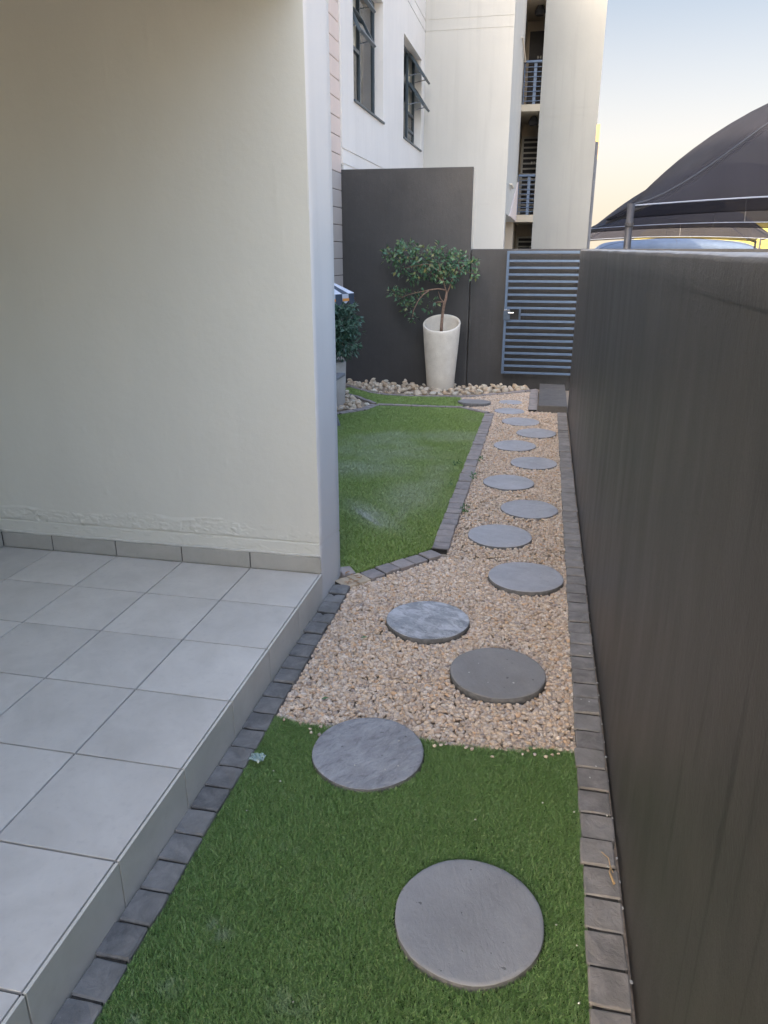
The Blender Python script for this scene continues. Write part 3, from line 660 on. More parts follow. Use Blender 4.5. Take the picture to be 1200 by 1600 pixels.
# ------------------------------------------------------------------ edging
def brick_meshes(mat, w, l, hgt, n=6, rough=.0022):
    out = []
    for k in range(n):
        nx_, ny_ = 4, 4; gx = [-w/2, -w/2+.004, -w*.1, w/2-.004, w/2]; gy = [-l/2, -l/2+.004, l*.1, l/2-.004, l/2]
        vs, fs = [], []
        for j in range(5):
            for i in range(5):
                e = (i in (0, 4)) or (j in (0, 4)); zz_ = -.0032 if e else random.uniform(-rough, rough)
                cr = (i in (0, 4)) and (j in (0, 4)); k_ = .72 if False else 1
                x = gx[i]*(.97 if cr else 1)+random.uniform(-.0015, .0015)*e; y = gy[j]*(.97 if cr else 1)+random.uniform(-.0015, .0015)*e
                vs.append((x, y, zz_-.003*cr))
        for j in range(4):
            for i in range(4): a = j*5+i; fs.append((a, a+1, a+6, a+5))
        ring = [0, 1, 2, 3, 4, 9, 14, 19, 24, 23, 22, 21, 20, 15, 10, 5]; o = len(vs)
        for r in ring: vs.append((vs[r][0], vs[r][1], -hgt))
        for q in range(16): fs.append((ring[q], o+q, o+(q+1) % 16, ring[(q+1) % 16]))
        b = MB(); b.add(vs, [tuple(reversed(f)) if len(set(f)) == 4 and f[0] in ring and f[1] >= o else f for f in fs])
        out.append(b.mesh('brick', mat))
    return out
M_sand = plain('dark_joint_sand', (.045, .042, .038), .95, 0, .2, .4, 90)
def run(parent, meshes, pts, pitch, width_scale=1., jit=.0022, z=.02, across=True, mats=None, tilt=.012):
    """bricks laid side by side along a polyline, length across it"""
    pts = [Vector((p[0], p[1], 0)) for p in pts]; seg = [(pts[i+1]-pts[i]).length for i in range(len(pts)-1)]; tot = sum(seg); n = max(1, round(tot/pitch))
    for a_, c_ in zip(pts[:-1], pts[1:]):
        u = (c_-a_).normalized(); nrm = Vector((-u.y, u.x, 0)); w_ = (abs(meshes[0].vertices[0].co.y)-.006); q = [a_+nrm*w_, a_-nrm*w_, c_-nrm*w_, c_+nrm*w_]
        jb = MB(); jb.prism([(v.x, v.y) for v in q], -.08, z-.0052); jb.build('joint_sand', M_sand, parent)
    for k in range(n):
        d = (k+.5)*tot/n; i = 0
        while i < len(seg)-1 and d > seg[i]: d -= seg[i]; i += 1
        u = (pts[i+1]-pts[i]).normalized(); p = pts[i]+u*d; nrm = Vector((-u.y, u.x, 0))
        o = link('brick', random.choice(meshes), parent)
        o.location = p + nrm*random.uniform(-jit, jit)*1.6 + Vector((0, 0, z+random.uniform(-.003, .003)))
        o.rotation_euler = (random.uniform(-tilt, tilt), random.uniform(-tilt, tilt), math.atan2(u.y, u.x)+random.uniform(-.02, .02)+(math.pi if random.random() < .5 else 0))
        o.scale = ((tot/n)/pitch*random.uniform(.985, 1.01), random.uniform(.98, 1.02), 1)
# brick local x = along the run (pitch), y = across
BL = brick_meshes(M_brick_l, .0985, .092, .12, 7, .0035); BR = brick_meshes(M_brick_r, .0995, .096, .12, 6, .0016)
BM_ = brick_meshes(M_brick_m, .0995, .100, .12, 6, .002); BB = brick_meshes(M_brick_b, .103, .11, .12, 2, .003); BT = brick_meshes(M_brick_m, .20, .05, .1, 3, .002)
e = thing('brick_edging', 'dark slate grey brick edging at the foot of the tiled patio step', 'edging'); run(e, BL, [(-.931, .55), (-.931, 3.39)], .1065)
e = thing('brick_edging', 'long brown grey brick edging along the foot of the charcoal boundary wall', 'edging'); run(e, BR, [(.258, .55), (.258, 8.14)], .1075, tilt=.01)
e = thing('brick_edging', 'short slanted brick edging with a sandy stained brick, at near corner of the lawn', 'edging')
run(e, BB, [(-.945, 3.40), (-.845, 3.53)], .1075); run(e, BM_, [(-.845, 3.53), (-.515, 3.935)], .1075); run(e, BM_, [(-.99, 3.56), (-.93, 3.60)], .1)
e = thing('brick_edging', 'straight grey brick edging between the lawn and the gravel path', 'edging'); run(e, BM_, [(-.505, 3.99), (-.505, 7.93)], .1075)
e = thing('brick_edging', 'grey brick edging crossing the far end of lawn, dividing off the turf strip', 'edging')
run(e, BT, [(-.52, 7.99), (-.84, 8.24), (-1.80, 8.20)], .205)
e = thing('brick_edging', 'grey brick edging round the stone bed of the clipped bush pot', 'edging')
run(e, BM_, [(-1.82, 8.18), (-1.90, 7.88), (-2.12, 7.62), (-2.5, 7.56)], .1075); run(e, BT, [(-1.84, 8.24), (-2.12, 8.62), (-2.45, 8.9)], .205)
e = thing('brick_edging', 'thin curved edging strip in front of the pale stones along the back wall', 'edging')
def curve(p, n=24):
    p = [Vector((x, y, 0)) for x, y in p]; out = []
    for i in range(len(p)-1):
        a = p[max(i-1, 0)]; b_ = p[i]; c = p[i+1]; d = p[min(i+2, len(p)-1)]
        for k in range(n//(len(p)-1)):
            t_ = k/(n//(len(p)-1)); out.append(.5*((2*b_)+(-a+c)*t_+(2*a-5*b_+4*c-d)*t_*t_+(-a+3*b_-3*c+d)*t_**3))
    return [(v.x, v.y) for v in out+[p[-1]]]
L5 = curve([(-2.50, 9.42), (-1.85, 8.84), (-.95, 8.90), (-.45, 9.20), (-.02, 9.56)])
run(e, BT, L5, .205)
e = thing('brick_edging', 'short brick edging on left side of the dark step below the gate', 'edging'); run(e, BM_, [(-.055, 8.24), (-.055, 9.5)], .1075)
# step
st = thing('paving_step', 'dark paver step in the far corner below the gate', 'step')
for k in range(4):
    b = MB(); b.cbox(.004, .314, 8.20+k*.365, 8.56+k*.365, -.05, .075, .004); b.build('paver', M_step, st)

# ------------------------------------------------------------------ stepping stones
def stone(x, y, r, z, mat, label, tilt=(0, 0), seed=0):
    n = 44; rr = [0, .35, .62, .82, .94, .988, 1.0, 1.004, .99]; V = [(0, 0, 0)]; rs = np.random.default_rng(seed)
    ph = rs.uniform(0, 6.28, 6); amp = rs.uniform(.0, .012, 6)
    for i, q in enumerate(rr[1:], 1):
        for k in range(n):
            a = 2*math.pi*k/n; e = 1+sum(amp[j]*math.sin((j+2)*a+ph[j]) for j in range(6))*.45
            zz = (0, 0, 0, 0, 0, -.0004, -.0022, -.02, -.045)[i]
            zz += noise.noise(Vector((x*9+q*math.cos(a)*1.6, y*9+q*math.sin(a)*1.6, seed)))*.0032 if i < 6 else 0
            w = q*e*(1+(noise.noise(Vector((k*.9, seed, i)))*.008 if i > 4 else 0)); V.append((r*w*math.cos(a), r*w*math.sin(a), zz))
    F = [(0, 1+k, 1+(k+1) % n) for k in range(n)]
    for i in range(len(rr)-2):
        for k in range(n): a = 1+i*n+k; b = 1+i*n+(k+1) % n; F.append((a, a+n, b+n, b))
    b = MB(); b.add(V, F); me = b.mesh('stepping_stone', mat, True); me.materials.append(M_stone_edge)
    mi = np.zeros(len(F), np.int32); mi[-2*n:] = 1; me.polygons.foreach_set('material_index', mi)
    o = link('stepping_stone', me, None, label=label, cat='stepping stone', group='round stepping stones along the path', loc=(x, y, z))
    o.rotation_euler = (tilt[0], tilt[1], random.uniform(0, 6))
    return o
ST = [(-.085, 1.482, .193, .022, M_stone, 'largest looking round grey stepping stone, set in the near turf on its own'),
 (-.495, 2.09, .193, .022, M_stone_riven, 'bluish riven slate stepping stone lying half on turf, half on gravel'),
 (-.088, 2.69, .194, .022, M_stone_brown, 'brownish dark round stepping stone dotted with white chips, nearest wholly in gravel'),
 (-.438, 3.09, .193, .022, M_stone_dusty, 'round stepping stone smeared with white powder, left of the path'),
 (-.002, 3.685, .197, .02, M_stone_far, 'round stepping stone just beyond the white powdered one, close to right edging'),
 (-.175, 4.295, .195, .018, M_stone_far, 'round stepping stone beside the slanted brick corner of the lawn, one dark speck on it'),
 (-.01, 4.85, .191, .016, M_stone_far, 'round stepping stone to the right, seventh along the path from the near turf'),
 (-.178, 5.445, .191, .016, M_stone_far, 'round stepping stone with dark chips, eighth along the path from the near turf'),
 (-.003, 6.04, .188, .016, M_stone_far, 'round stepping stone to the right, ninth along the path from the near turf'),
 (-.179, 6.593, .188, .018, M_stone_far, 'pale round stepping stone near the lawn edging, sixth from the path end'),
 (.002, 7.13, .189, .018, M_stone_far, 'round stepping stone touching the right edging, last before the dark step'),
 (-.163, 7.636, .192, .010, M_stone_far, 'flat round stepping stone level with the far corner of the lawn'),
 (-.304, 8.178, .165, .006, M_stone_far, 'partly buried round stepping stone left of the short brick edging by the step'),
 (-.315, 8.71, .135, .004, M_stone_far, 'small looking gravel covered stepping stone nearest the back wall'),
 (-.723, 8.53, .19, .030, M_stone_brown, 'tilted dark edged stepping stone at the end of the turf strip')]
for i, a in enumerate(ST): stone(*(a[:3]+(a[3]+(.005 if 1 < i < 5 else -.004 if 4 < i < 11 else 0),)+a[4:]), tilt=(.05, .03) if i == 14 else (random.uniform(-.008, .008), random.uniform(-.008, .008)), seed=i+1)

# ------------------------------------------------------------------ turf (blades) and gravel
def turf(name, mat, x, y, h, w, label, dust=None, z0=0.):
    n = len(x); a = rng.uniform(0, 6.283, n); la = rng.uniform(0, 6.283, n)
    lean = rng.uniform(.25, 1.1, n); h = h*rng.uniform(.65, 1.2, n); w = w*rng.uniform(.7, 1.2, n)
    ca, sa = np.cos(a)*w/2, np.sin(a)*w/2; lx, ly = np.cos(la)*lean*h, np.sin(la)*lean*h
    V = np.zeros((n, 5, 3), np.float32)
    V[:, 0] = np.stack([x-ca, y-sa, np.full(n, z0)], -1); V[:, 1] = np.stack([x+ca, y+sa, np.full(n, z0)], -1)
    V[:, 2] = np.stack([x+ca*.9+lx*.4, y+sa*.9+ly*.4, z0+h*.62], -1); V[:, 3] = np.stack([x-ca*.9+lx*.4, y-sa*.9+ly*.4, z0+h*.62], -1)
    V[:, 4] = np.stack([x+lx, y+ly, z0+h*.95], -1)
    o = np.arange(n)[:, None]*5
    me = np_mesh(name, V.reshape(-1, 3), [o+np.array([0, 1, 2, 3]), o+np.array([3, 2, 4])], mat)
    if dust is not None:
        at = me.attributes.new('dust', 'FLOAT', 'POINT'); at.data.foreach_set('value', np.repeat(dust, 5).astype(np.float32))
    ob = link(name, me, kind='stuff', label=label, cat='artificial grass'); return ob
def off_stones(x, y, m=.004):
    k = np.ones(len(x), bool)
    for s in ST: k &= (x-s[0])**2+(y-s[1])**2 > (s[2]+m)**2
    return k
# near turf
front = lambda x: 2.212 + .012*np.sin(x*9) + .02*(x > .05) + .016*(fbm(x*1., x*0, 14, 3, 91)-.5) + .03*np.clip((-.75-x)/.1, 0, 1)
NT = 430000; x = rng.uniform(-.888, .215, NT); y = rng.uniform(.62, 2.26, NT)
k = (y < front(x)) & off_stones(x, y, .005); x, y = x[k], y[k]
dust = np.zeros(len(x))
for cx, cy, r, a in ((-.699, 1.31, .022, .8), (-.757, 1.149, .02, .6), (-.731, 1.333, .018, .7), (-.459, 1.168, .05, .4), (-.382, 1.488, .02, .5), (-.80, 1.06, .02, .5), (-.42, 1.10, .06, .35), (-.62, 1.62, .02, .4)):
    dust = np.maximum(dust, .55*a*np.exp(-((x-cx)**2+((y-cy)*1.4)**2)/(r*1.25)**2)*np.clip((fbm(x, y, 60, 3, 7)-.42)/.15, 0, 1))
turf('turf', M_turf, x, y, .0155, .0018, 'dense green artificial turf in the near part of the passage', dust)
b = MB(); b.add([(-.90, .5, -.004), (.22, .5, -.004), (.22, 2.20, -.004), (-.90, 2.20, -.004)], [(0, 1, 2, 3)]); b.build('turf_backing', M_tbase, kind='structure')
# far lawn
LAWN = [(-.905, 3.575), (-.578, 3.975), (-.557, 4.02), (-.556, 7.95), (-.86, 8.19), (-1.77, 8.15), (-1.86, 7.84), (-2.10, 7.56), (-2.5, 7.5), (-2.5, 3.6), (-.99, 3.57)]
NL = 520000; x = rng.uniform(-2.5, -.55, NL); y = rng.uniform(3.56, 8.2, NL)
k = in_poly(x, y, LAWN) & (x > -.31*y-.10) & ((y > 3.60) | (x > -.99)); x, y = x[k], y[k]
d = np.clip((fbm(x, y, 1.5, 4, 101)-.50)/.2, 0, 1)*.42
for cx, cy, rx, ry, an, a in ((-1.05, 4.47, .030, .19, .68, 2.0), (-1.02, 4.50, .11, .34, .68, .75), (-.84, 4.62, .05, .3, 0, .5), (-.85, 4.97, .22, .4, 0, .55), (-1.35, 5.6, .5, .25, 0, .55), (-1.2, 6.1, .5, .22, 0, .5), (-.75, 5.4, .14, .7, 0, .45), (-1.47, 5.5, .10, .16, .3, .6)):
    u = (x-cx)*math.cos(an)+(y-cy)*math.sin(an); v_ = -(x-cx)*math.sin(an)+(y-cy)*math.cos(an)
    d = np.maximum(d, a*np.exp(-(u/rx)**2-(v_/ry)**2)*np.clip(.4+1.2*fbm(x, y, 7, 4, 103), 0, 1))
d *= np.clip((8.0-y)/1.2, .15, 1)*np.clip((y-3.9)/.4, .3, 1); d = np.clip(d*rng.uniform(.5, 1.15, len(x)), 0, .95)
turf('lawn', M_lawn, x, y, .018, .0030, 'bright green artificial lawn dusted with white patches behind the cream wall', d)
b = MB(); b.prism(LAWN, -.05, -.003); b.build('lawn_backing', M_tbase, kind='structure')
# narrow strip beyond the dividing edging
STRIP = [(-.84, 8.30), (-.82, 8.50), (-.93, 8.84), (-1.85, 8.78), (-2.40, 9.25), (-2.42, 8.95), (-2.08, 8.64), (-1.82, 8.27)]
NS = 60000; x = rng.uniform(-2.45, -.8, NS); y = rng.uniform(8.2, 9.3, NS); k = in_poly(x, y, STRIP) & off_stones(x, y); x, y = x[k], y[k]
turf('lawn_strip', M_lawn, x, y, .020, .0045, 'narrow curved green turf strip in front of the pale stones', np.zeros(len(x)))
b = MB(); b.prism(STRIP, -.05, -.003); b.build('lawn_backing', M_tbase, kind='structure')

# gravel
ico = bmesh.new(); bmesh.ops.create_icosphere(ico, subdivisions=2, radius=1); bmesh.ops.triangulate(ico, faces=ico.faces[:])
IV2 = np.array([v.co[:] for v in ico.verts]); IF2 = np.array([[v.index for v in f.verts] for f in ico.faces]); ico.free()
ico = bmesh.new(); bmesh.ops.create_icosphere(ico, subdivisions=1, radius=1)
IV1 = np.array([v.co[:] for v in ico.verts]); IF1 = np.array([[v.index for v in f.verts] for f in ico.faces]); ico.free()
def pebbles(x, y, z, size, hi, seed):
    rg = np.random.default_rng(seed); n = len(x); Vs = []; IV, IF = (IV2, IF2) if hi else (IV1, IF1); nv = len(IV)
    var = []
    for k in range(24):
        p = IV.copy(); dirs = rg.normal(size=(9, 3)); dirs /= np.linalg.norm(dirs, axis=1)[:, None]
        for dd in dirs:                                  # facets: planes slicing the ball
            c = rg.uniform(.55, .85); q = p@dd; p = p-np.maximum(q-c, 0)[:, None]*dd
        var.append(p*(1+.05*rg.normal(size=(nv, 1))))
    var = np.array(var); vi = rg.integers(0, 24, n); B = var[vi]
    S = size[:, None]*np.stack([rg.uniform(.42, .62, n), rg.uniform(.36, .52, n), rg.uniform(.26, .42, n)], -1)
    B = B*S[:, None, :]
    tx = rg.normal(0, .35, n); B = np.stack([B[..., 0], B[..., 1]*np.cos(tx)[:, None]-B[..., 2]*np.sin(tx)[:, None], B[..., 1]*np.sin(tx)[:, None]+B[..., 2]*np.cos(tx)[:, None]], -1)
    a = rg.uniform(0, 6.283, n); c, s_ = np.cos(a)[:, None], np.sin(a)[:, None]
    B = np.stack([B[..., 0]*c-B[..., 1]*s_, B[..., 0]*s_+B[..., 1]*c, B[..., 2]], -1)+np.stack([x, y, z], -1)[:, None, :]
    return B.reshape(-1, 3), (np.arange(n)[:, None, None]*nv+IF[None]).reshape(-1, 3)
GP = [(-.885, 2.20), (.212, 2.20), (.212, 8.18), (-.02, 8.18), (-.10, 8.2), (-.10, 9.42), (-.45, 9.16), (-.93, 8.86), (-.80, 8.52), (-.80, 8.30), (-.47, 8.03), (-.452, 3.92), (-.86, 3.42), (-.885, 3.38)]
def scatter(n, y0, y1, m):
    x = rng.uniform(-.95, .22, n); y = rng.uniform(y0, y1, n); k = in_poly(x, y, GP) & off_stones(x, y, m) & ((y > front(x)-.006)); return x[k], y[k]
def gravel_layer(n, y0, y1, zlo, zhi, smin, smax, hi, seed, m):
    # poisson-like thinning on a jittered grid keeps pebbles from piling up
    x, y = scatter(n, y0, y1, m); sz = rng.uniform(smin, smax, len(x)); return pebbles(x, y, rng.uniform(zlo, zhi, len(x)), sz, hi, seed)
def strays(n, seed):
    x = rng.uniform(-.86, .2, n); y = front(x)-np.abs(rng.normal(0, .035, n)); k = off_stones(x, y, .005); x, y = x[k], y[k]
    return pebbles(x, y, np.full(len(x), .016), rng.uniform(.012, .020, len(x)), True, seed)
parts = [gravel_layer(21000, 2.19, 3.9, -.006, .000, .015, .022, True, 1, .004), gravel_layer(9500, 2.19, 3.9, .001, .007, .013, .027, True, 2, .010),
         gravel_layer(34000, 3.9, 9.5, -.006, .001, .016, .023, False, 3, .003), gravel_layer(18000, 3.9, 9.5, .001, .007, .014, .026, False, 4, .009), strays(34, 5)]
off = 0; VV = []; FF = []
for V, F in parts: VV.append(V); FF.append(F+off); off += len(V)
link('gravel', np_mesh('gravel', np.concatenate(VV), [np.concatenate(FF)], M_gravel), kind='stuff', label='beige and tan pebble gravel filling the path around the stepping stones', cat='gravel')

# ------------------------------------------------------------------ pale rocks
rock_me = []
for k in range(14):
    rg = np.random.default_rng(200+k); p = IV2.copy()
    for dd in rg.normal(size=(11, 3)):
        dd = dd/np.linalg.norm(dd); c = rg.uniform(.5, .85); q = p@dd; p = p-np.maximum(q-c, 0)[:, None]*dd
    p = p*np.array([1, rg.uniform(.65, .9), rg.uniform(.5, .8)])*(1+.04*rg.normal(size=(len(p), 1))); rock_me.append(np_mesh('rock', p, [IF2], M_rock))
def rock(x, y, z, r, label, group):
    o = link('rock', random.choice(rock_me), None, label, 'rock', group, None, (x, y, z)); o.scale = (r, r, r*random.uniform(.8, 1.1))
    o.rotation_euler = (random.uniform(-.4, .4), random.uniform(-.4, .4), random.uniform(0, 6.28))
l5 = np.array(L5)
def bed_rocks(n, gen, label, group, rmin, rmax):
    done = []; tries = 0
    while len(done) < n and tries < 6000:
        tries += 1; x, y = gen(); r = random.uniform(rmin, rmax)
        if x is None or any((x-a)**2+(y-b)**2 < (.72*(r+c))**2 for a, b, c in done): continue
        done.append((x, y, r)); rock(x, y, r*.35+random.uniform(0, .012), r, label, group)
    for k in range(n//5):
        x, y, r = random.choice(done); rock(x+random.uniform(-.02, .02), y+random.uniform(-.01, .03), r*.9+.02, r*.75, label, group)
def gen1():
    x = random.uniform(-2.50, -.12); yl = float(np.interp(x, l5[:, 0], l5[:, 1]))+.05
    if yl > 9.66: return None, None
    y = random.uniform(yl, 9.68)
    return (None, None) if (x+1.245)**2+(y-9.45)**2 < .19**2 else (x, y)
bed_rocks(150, gen1, 'pale cream stone heaped along the foot of the charcoal back wall', 'pale stones along the back wall', .028, .058)
BED2 = [(-1.90, 8.14), (-1.96, 7.92), (-2.14, 7.70), (-2.45, 7.66), (-2.5, 8.8), (-2.2, 8.6)]
def gen2():
    x = random.uniform(-2.5, -1.88); y = random.uniform(7.66, 8.6)
    if not in_poly(np.array([x]), np.array([y]), BED2)[0] or (x+2.31)**2+(y-8.08)**2 < .19**2 or x < -2.42: return None, None
    return x, y
bed_rocks(42, gen2, 'pale cream and brown stone in the small bed around the bush pot', 'pale stones around the bush pot', .035, .062)

# ------------------------------------------------------------------ pots and plants
pt = thing('tall_planter', 'tall tapered cream concrete planter with slanted rim on the pale stones', 'planter', (-1.245, 9.45, 0))
sl_ = math.tan(R(21))
def potz(x, y, r, z): return z + (y*sl_*min(1, max(0, (z-.45)/.37)) if z > .45 else 0)
b = MB(); prof = [(.0, .0), (.165, .0), (.172, .012), (.19, .25), (.208, .45), (.222, .62), (.231, .76), (.235, .812), (.232, .822), (.224, .826), (.214, .822), (.209, .80), (.200, .66), (.195, .60), (0, .60)]
b.lathe(prof, (0, 0, 0), 48, potz); b.build('pot', M_pot, pt, True)
b = MB(); b.lathe([(.206, .685), (.15, .70), (.06, .705), (.0, .70)], (0, 0, 0), 28, lambda x, y, r, z: z+.012*noise.noise(Vector((x*20, y*20, 0)))); b.build('soil', M_soil, pt, True)
def leaves(centers, n_per, size, seed, droop=.3, aspect=.5, hollow=.35):
    rg = np.random.default_rng(seed); V = []; F = []
    P_, D_, N_ = [], [], []
    for (cx, cy, cz, rx, ry, rz, wgt) in centers:
        n = int(n_per*wgt); d = rg.normal(size=(n, 3)); d /= np.linalg.norm(d, axis=1)[:, None]; rad = (hollow+(1-hollow)*rg.random(n)**.6)*rg.uniform(.8, 1.12, n)
        p = np.array([cx, cy, cz])+d*rad[:, None]*np.array([rx, ry, rz]); P_.append(p); D_.append(d)
    p = np.concatenate(P_); d = np.concatenate(D_); n = len(p)
    ax = d+rg.normal(0, .6, (n, 3)); ax[:, 2] -= droop; ax /= np.linalg.norm(ax, axis=1)[:, None]
    nr = rg.normal(0, .6, (n, 3))+np.array([0, -.35, .8]); nr -= ax*np.sum(nr*ax, 1)[:, None]; nr /= np.linalg.norm(nr, axis=1)[:, None]
    sd_ = np.cross(ax, nr); L = size*rg.uniform(.6, 1.2, n)[:, None]; Wd = L*aspect
    v = np.stack([p, p+ax*L*.45+sd_*Wd*.5+nr*L*.05, p+ax*L-nr*L*.08, p+ax*L*.45-sd_*Wd*.5+nr*L*.05, p+ax*L*.5], 1)
    o = np.arange(n)[:, None]*5
    return v.reshape(-1, 3), [o+np.array([0, 1, 4]), o+np.array([1, 2, 4]), o+np.array([2, 3, 4]), o+np.array([3, 0, 4])], p
tree = thing('potted_tree', 'small leafy tree with a thin crooked trunk, leaning left out of the tall cream planter', 'tree', (0, 0, 0))
YT = 9.42
def T(x, z, y=0): return (x, YT+y, z)
b = MB(); b.tube([T(-1.249, .68, .02), T(-1.247, .78, .02), T(-1.237, .90), T(-1.228, .99, .01), T(-1.215, 1.06), T(-1.197, 1.122), T(-1.19, 1.19)], [.021, .019, .018, .017, .017, .016, .013], 10); trunk = b.build('trunk', M_bark, tree, True)
br = [[T(-1.19, 1.18), T(-1.205, 1.23), T(-1.225, 1.30, -.03), T(-1.262, 1.43, -.05), T(-1.29, 1.55, -.06)],
      [T(-1.192, 1.17), T(-1.165, 1.24, .03), T(-1.13, 1.34, .05), T(-1.08, 1.46, .06), T(-1.06, 1.55, .05)],
      [T(-1.205, 1.22), T(-1.294, 1.235, -.05), T(-1.396, 1.222, -.07), T(-1.492, 1.20, -.06), T(-1.604, 1.178, -.05), T(-1.74, 1.13, -.05), T(-1.86, 1.17, -.03)],
      [T(-1.40, 1.215, -.07), T(-1.47, 1.165, -.09), T(-1.53, 1.088, -.1), T(-1.585, .972, -.1), T(-1.60, .88, -.1)],
      [T(-1.225, 1.31, -.03), T(-1.36, 1.40, .03), T(-1.50, 1.50, .06), T(-1.66, 1.60, .05), T(-1.80, 1.62, .03), T(-1.95, 1.66, .02)],
      [T(-1.08, 1.46, .06), T(-.99, 1.50, .03), T(-.951, 1.526, .02), T(-.90, 1.54), T(-.85, 1.556, -.01)],
      [T(-1.10, 1.42, .05), T(-.98, 1.43, .02), T(-.86, 1.41)], [T(-1.262, 1.43, -.05), T(-1.42, 1.52, -.09), T(-1.56, 1.50, -.1), T(-1.70, 1.48, -.1)],
      [T(-1.215, 1.06), T(-1.27, 1.12, .02), T(-1.30, 1.20, .04)], [T(-1.215, 1.08), T(-1.30, 1.075, .03), T(-1.36, 1.05, .04)]]
for k, c in enumerate(br):
    b = MB(); b.tube(c, [.010*(1-.75*i/(len(c)-1)) for i in range(len(c))], 7); b.build('branch', M_bark, trunk, True)
CL = [(-1.936, 1.643, .077), (-1.84, 1.613, .131), (-1.658, 1.665, .15), (-1.719, 1.479, .13), (-1.459, 1.576, .165), (-1.262, 1.555, .175), (-1.067, 1.526, .15), (-1.164, 1.378, .12), (-.911, 1.504, .085), (-.854, 1.409, .06),
      (-1.559, 1.42, .10), (-1.36, 1.42, .12), (-1.614, 1.33, .055), (-1.838, 1.191, .08), (-1.716, 1.139, .105), (-1.571, 1.128, .085), (-1.674, .994, .078), (-1.593, .871, .05), (-1.33, 1.075, .05), (-1.423, .98, .04), (-1.452, 1.203, .045), (-.83, 1.56, .04), (-1.75, 1.74, .06), (-1.30, 1.72, .05), (-1.08, 1.66, .05)]
cen = [(x, YT+random.uniform(-.06, .04), z, r*1.1, min(.17, r*1.05), r*.95, (r/.12)**2) for x, z, r in CL]
V, F, _ = leaves(cen, 92, .056, 3, .25, .52, .25)
V[:, 1] = np.minimum(V[:, 1], 9.69)
link('crown', np_mesh('crown', V, F, M_leaf), tree, kind='stuff')

p2 = thing('round_planter', 'grey round concrete planter half hidden behind the cream wall corner', 'planter', (-2.31, 8.08, 0))
b = MB(); b.lathe([(0, 0), (.148, 0), (.155, .01), (.168, .25), (.176, .48), (.178, .505), (.170, .51), (.155, .505), (.15, .46), (0, .46)], (0, 0, 0), 40); b.build('pot', M_pot2, p2, True)
b = MB(); b.lathe([(.151, .475), (.08, .487), (0, .485)], (0, 0, 0), 24); b.build('soil', M_soil, p2, True)
bush = thing('potted_bush', 'dense dark green bush with pointed leaves growing from the grey round planter', 'shrub', (0, 0, 0))
b = MB(); b.tube([(-2.31, 8.08, .47), (-2.30, 8.07, .60), (-2.29, 8.08, .78)], [.02, .017, .012], 8); s0 = b.build('stem', M_bark, bush, True)
for dx, dy, dz in ((.16, -.1, .25), (-.14, -.08, .3), (.2, .06, .1), (.02, .12, .35), (.13, -.12, .05), (.25, 0, .33)):
    b = MB(); b.tube([(-2.30, 8.07, .6), (-2.30+dx*.5, 8.07+dy*.5, .66+dz*.5), (-2.30+dx, 8.07+dy, .75+dz)], [.009, .007, .003], 6); b.build('branch', M_bark, s0, True)
cen = [(-2.30, 8.05, .86, .27, .25, .28, 4.6), (-2.16, 8.0, .70, .19, .18, .17, 1.5), (-2.12, 8.02, .92, .17, .17, .18, 1.5), (-2.30, 7.95, 1.06, .16, .16, .13, 1.0), (-2.12, 8.03, 1.08, .10, .1, .07, .30), (-1.98, 8.0, .96, .05, .05, .04, .08), (-1.97, 8.0, .84, .05, .05, .05, .08), (-2.0, 8.0, .70, .07, .07, .04, .12), (-2.02, 8.0, 1.10, .06, .06, .04, .10)]
V, F, _ = leaves(cen, 330, .062, 9, .45, .38, .2); link('foliage', np_mesh('foliage', V, F, M_leaf2), bush, kind='stuff')

# ------------------------------------------------------------------ gate against the back wall
gt = thing('slatted_gate', 'blue grey steel gate of horizontal slats folded against the back wall', 'gate', (0, 0, 0))
GX0, GX1, GY, GZ0, GZ1 = -.49, .46, 9.63, .195, 1.672
b = MB(); b.cbox(GX0, GX0+.03, GY-.02, GY+.02, GZ0, GZ1, .003); b.build('stile', M_gate, gt)
b = MB(); b.cbox(GX1-.05, GX1, GY-.02, GY+.03, GZ0-.1, GZ1+.0, .003); b.build('stile', M_gate_d, gt)
b = MB(); b.cbox(GX0+.031, GX1-.051, GY-.019, GY+.019, GZ1-.032, GZ1, .003); b.build('top_rail', M_gate, gt)
b = MB(); b.cbox(GX0+.031, GX1-.051, GY-.019, GY+.019, GZ0, GZ0+.025, .003); b.build('bottom_rail', M_gate, gt)
ns = 17; pz = (GZ1-.032-GZ0-.025)/(ns+1); sm = {}
for k in range(ns):
    zc = GZ0+.02+pz*(k+1); short = (k == 8)
    x0 = GX0+.205 if short else GX0+.031
    b = MB(); b.cbox(x0, GX1-.051, GY-.016, GY+.016, zc-.0135, zc+.0135, .003); b.build('slat', M_gate, gt)
zl = GZ0+.02+pz*9
b = MB(); b.cbox(GX0+.18, GX0+.204, GY-.017, GY+.017, zl-pz+.0140, zl+pz-.0140, .002); b.build('lock_stile', M_gate_d, gt)
b = MB(); b.cbox(GX0-.008, GX0+.075, GY-.035, GY-.0205, zl-pz*.85, zl+pz*.55, .004); lk = b.build('lock_box', M_gate_d, gt)
b = MB(); b.tube([(GX0+.055, GY-.036, zl+.025), (GX0+.055, GY-.065, zl+.025), (GX0+.12, GY-.07, zl+.025)], .008, 8); b.build('handle', M_chrome, lk)
b = MB(); b.cbox(GX0, GX0+.07, GY-.032, GY-.0205, zl+.05, zl+.060, .002); b.build('latch', M_chrome, gt)
for z_ in (.45, 1.40):
    b = MB(); b.tube([(GX1+.012, GY, z_), (GX1+.012, GY, z_+.09)], .014, 8); b.build('hinge', M_gate_d, gt)

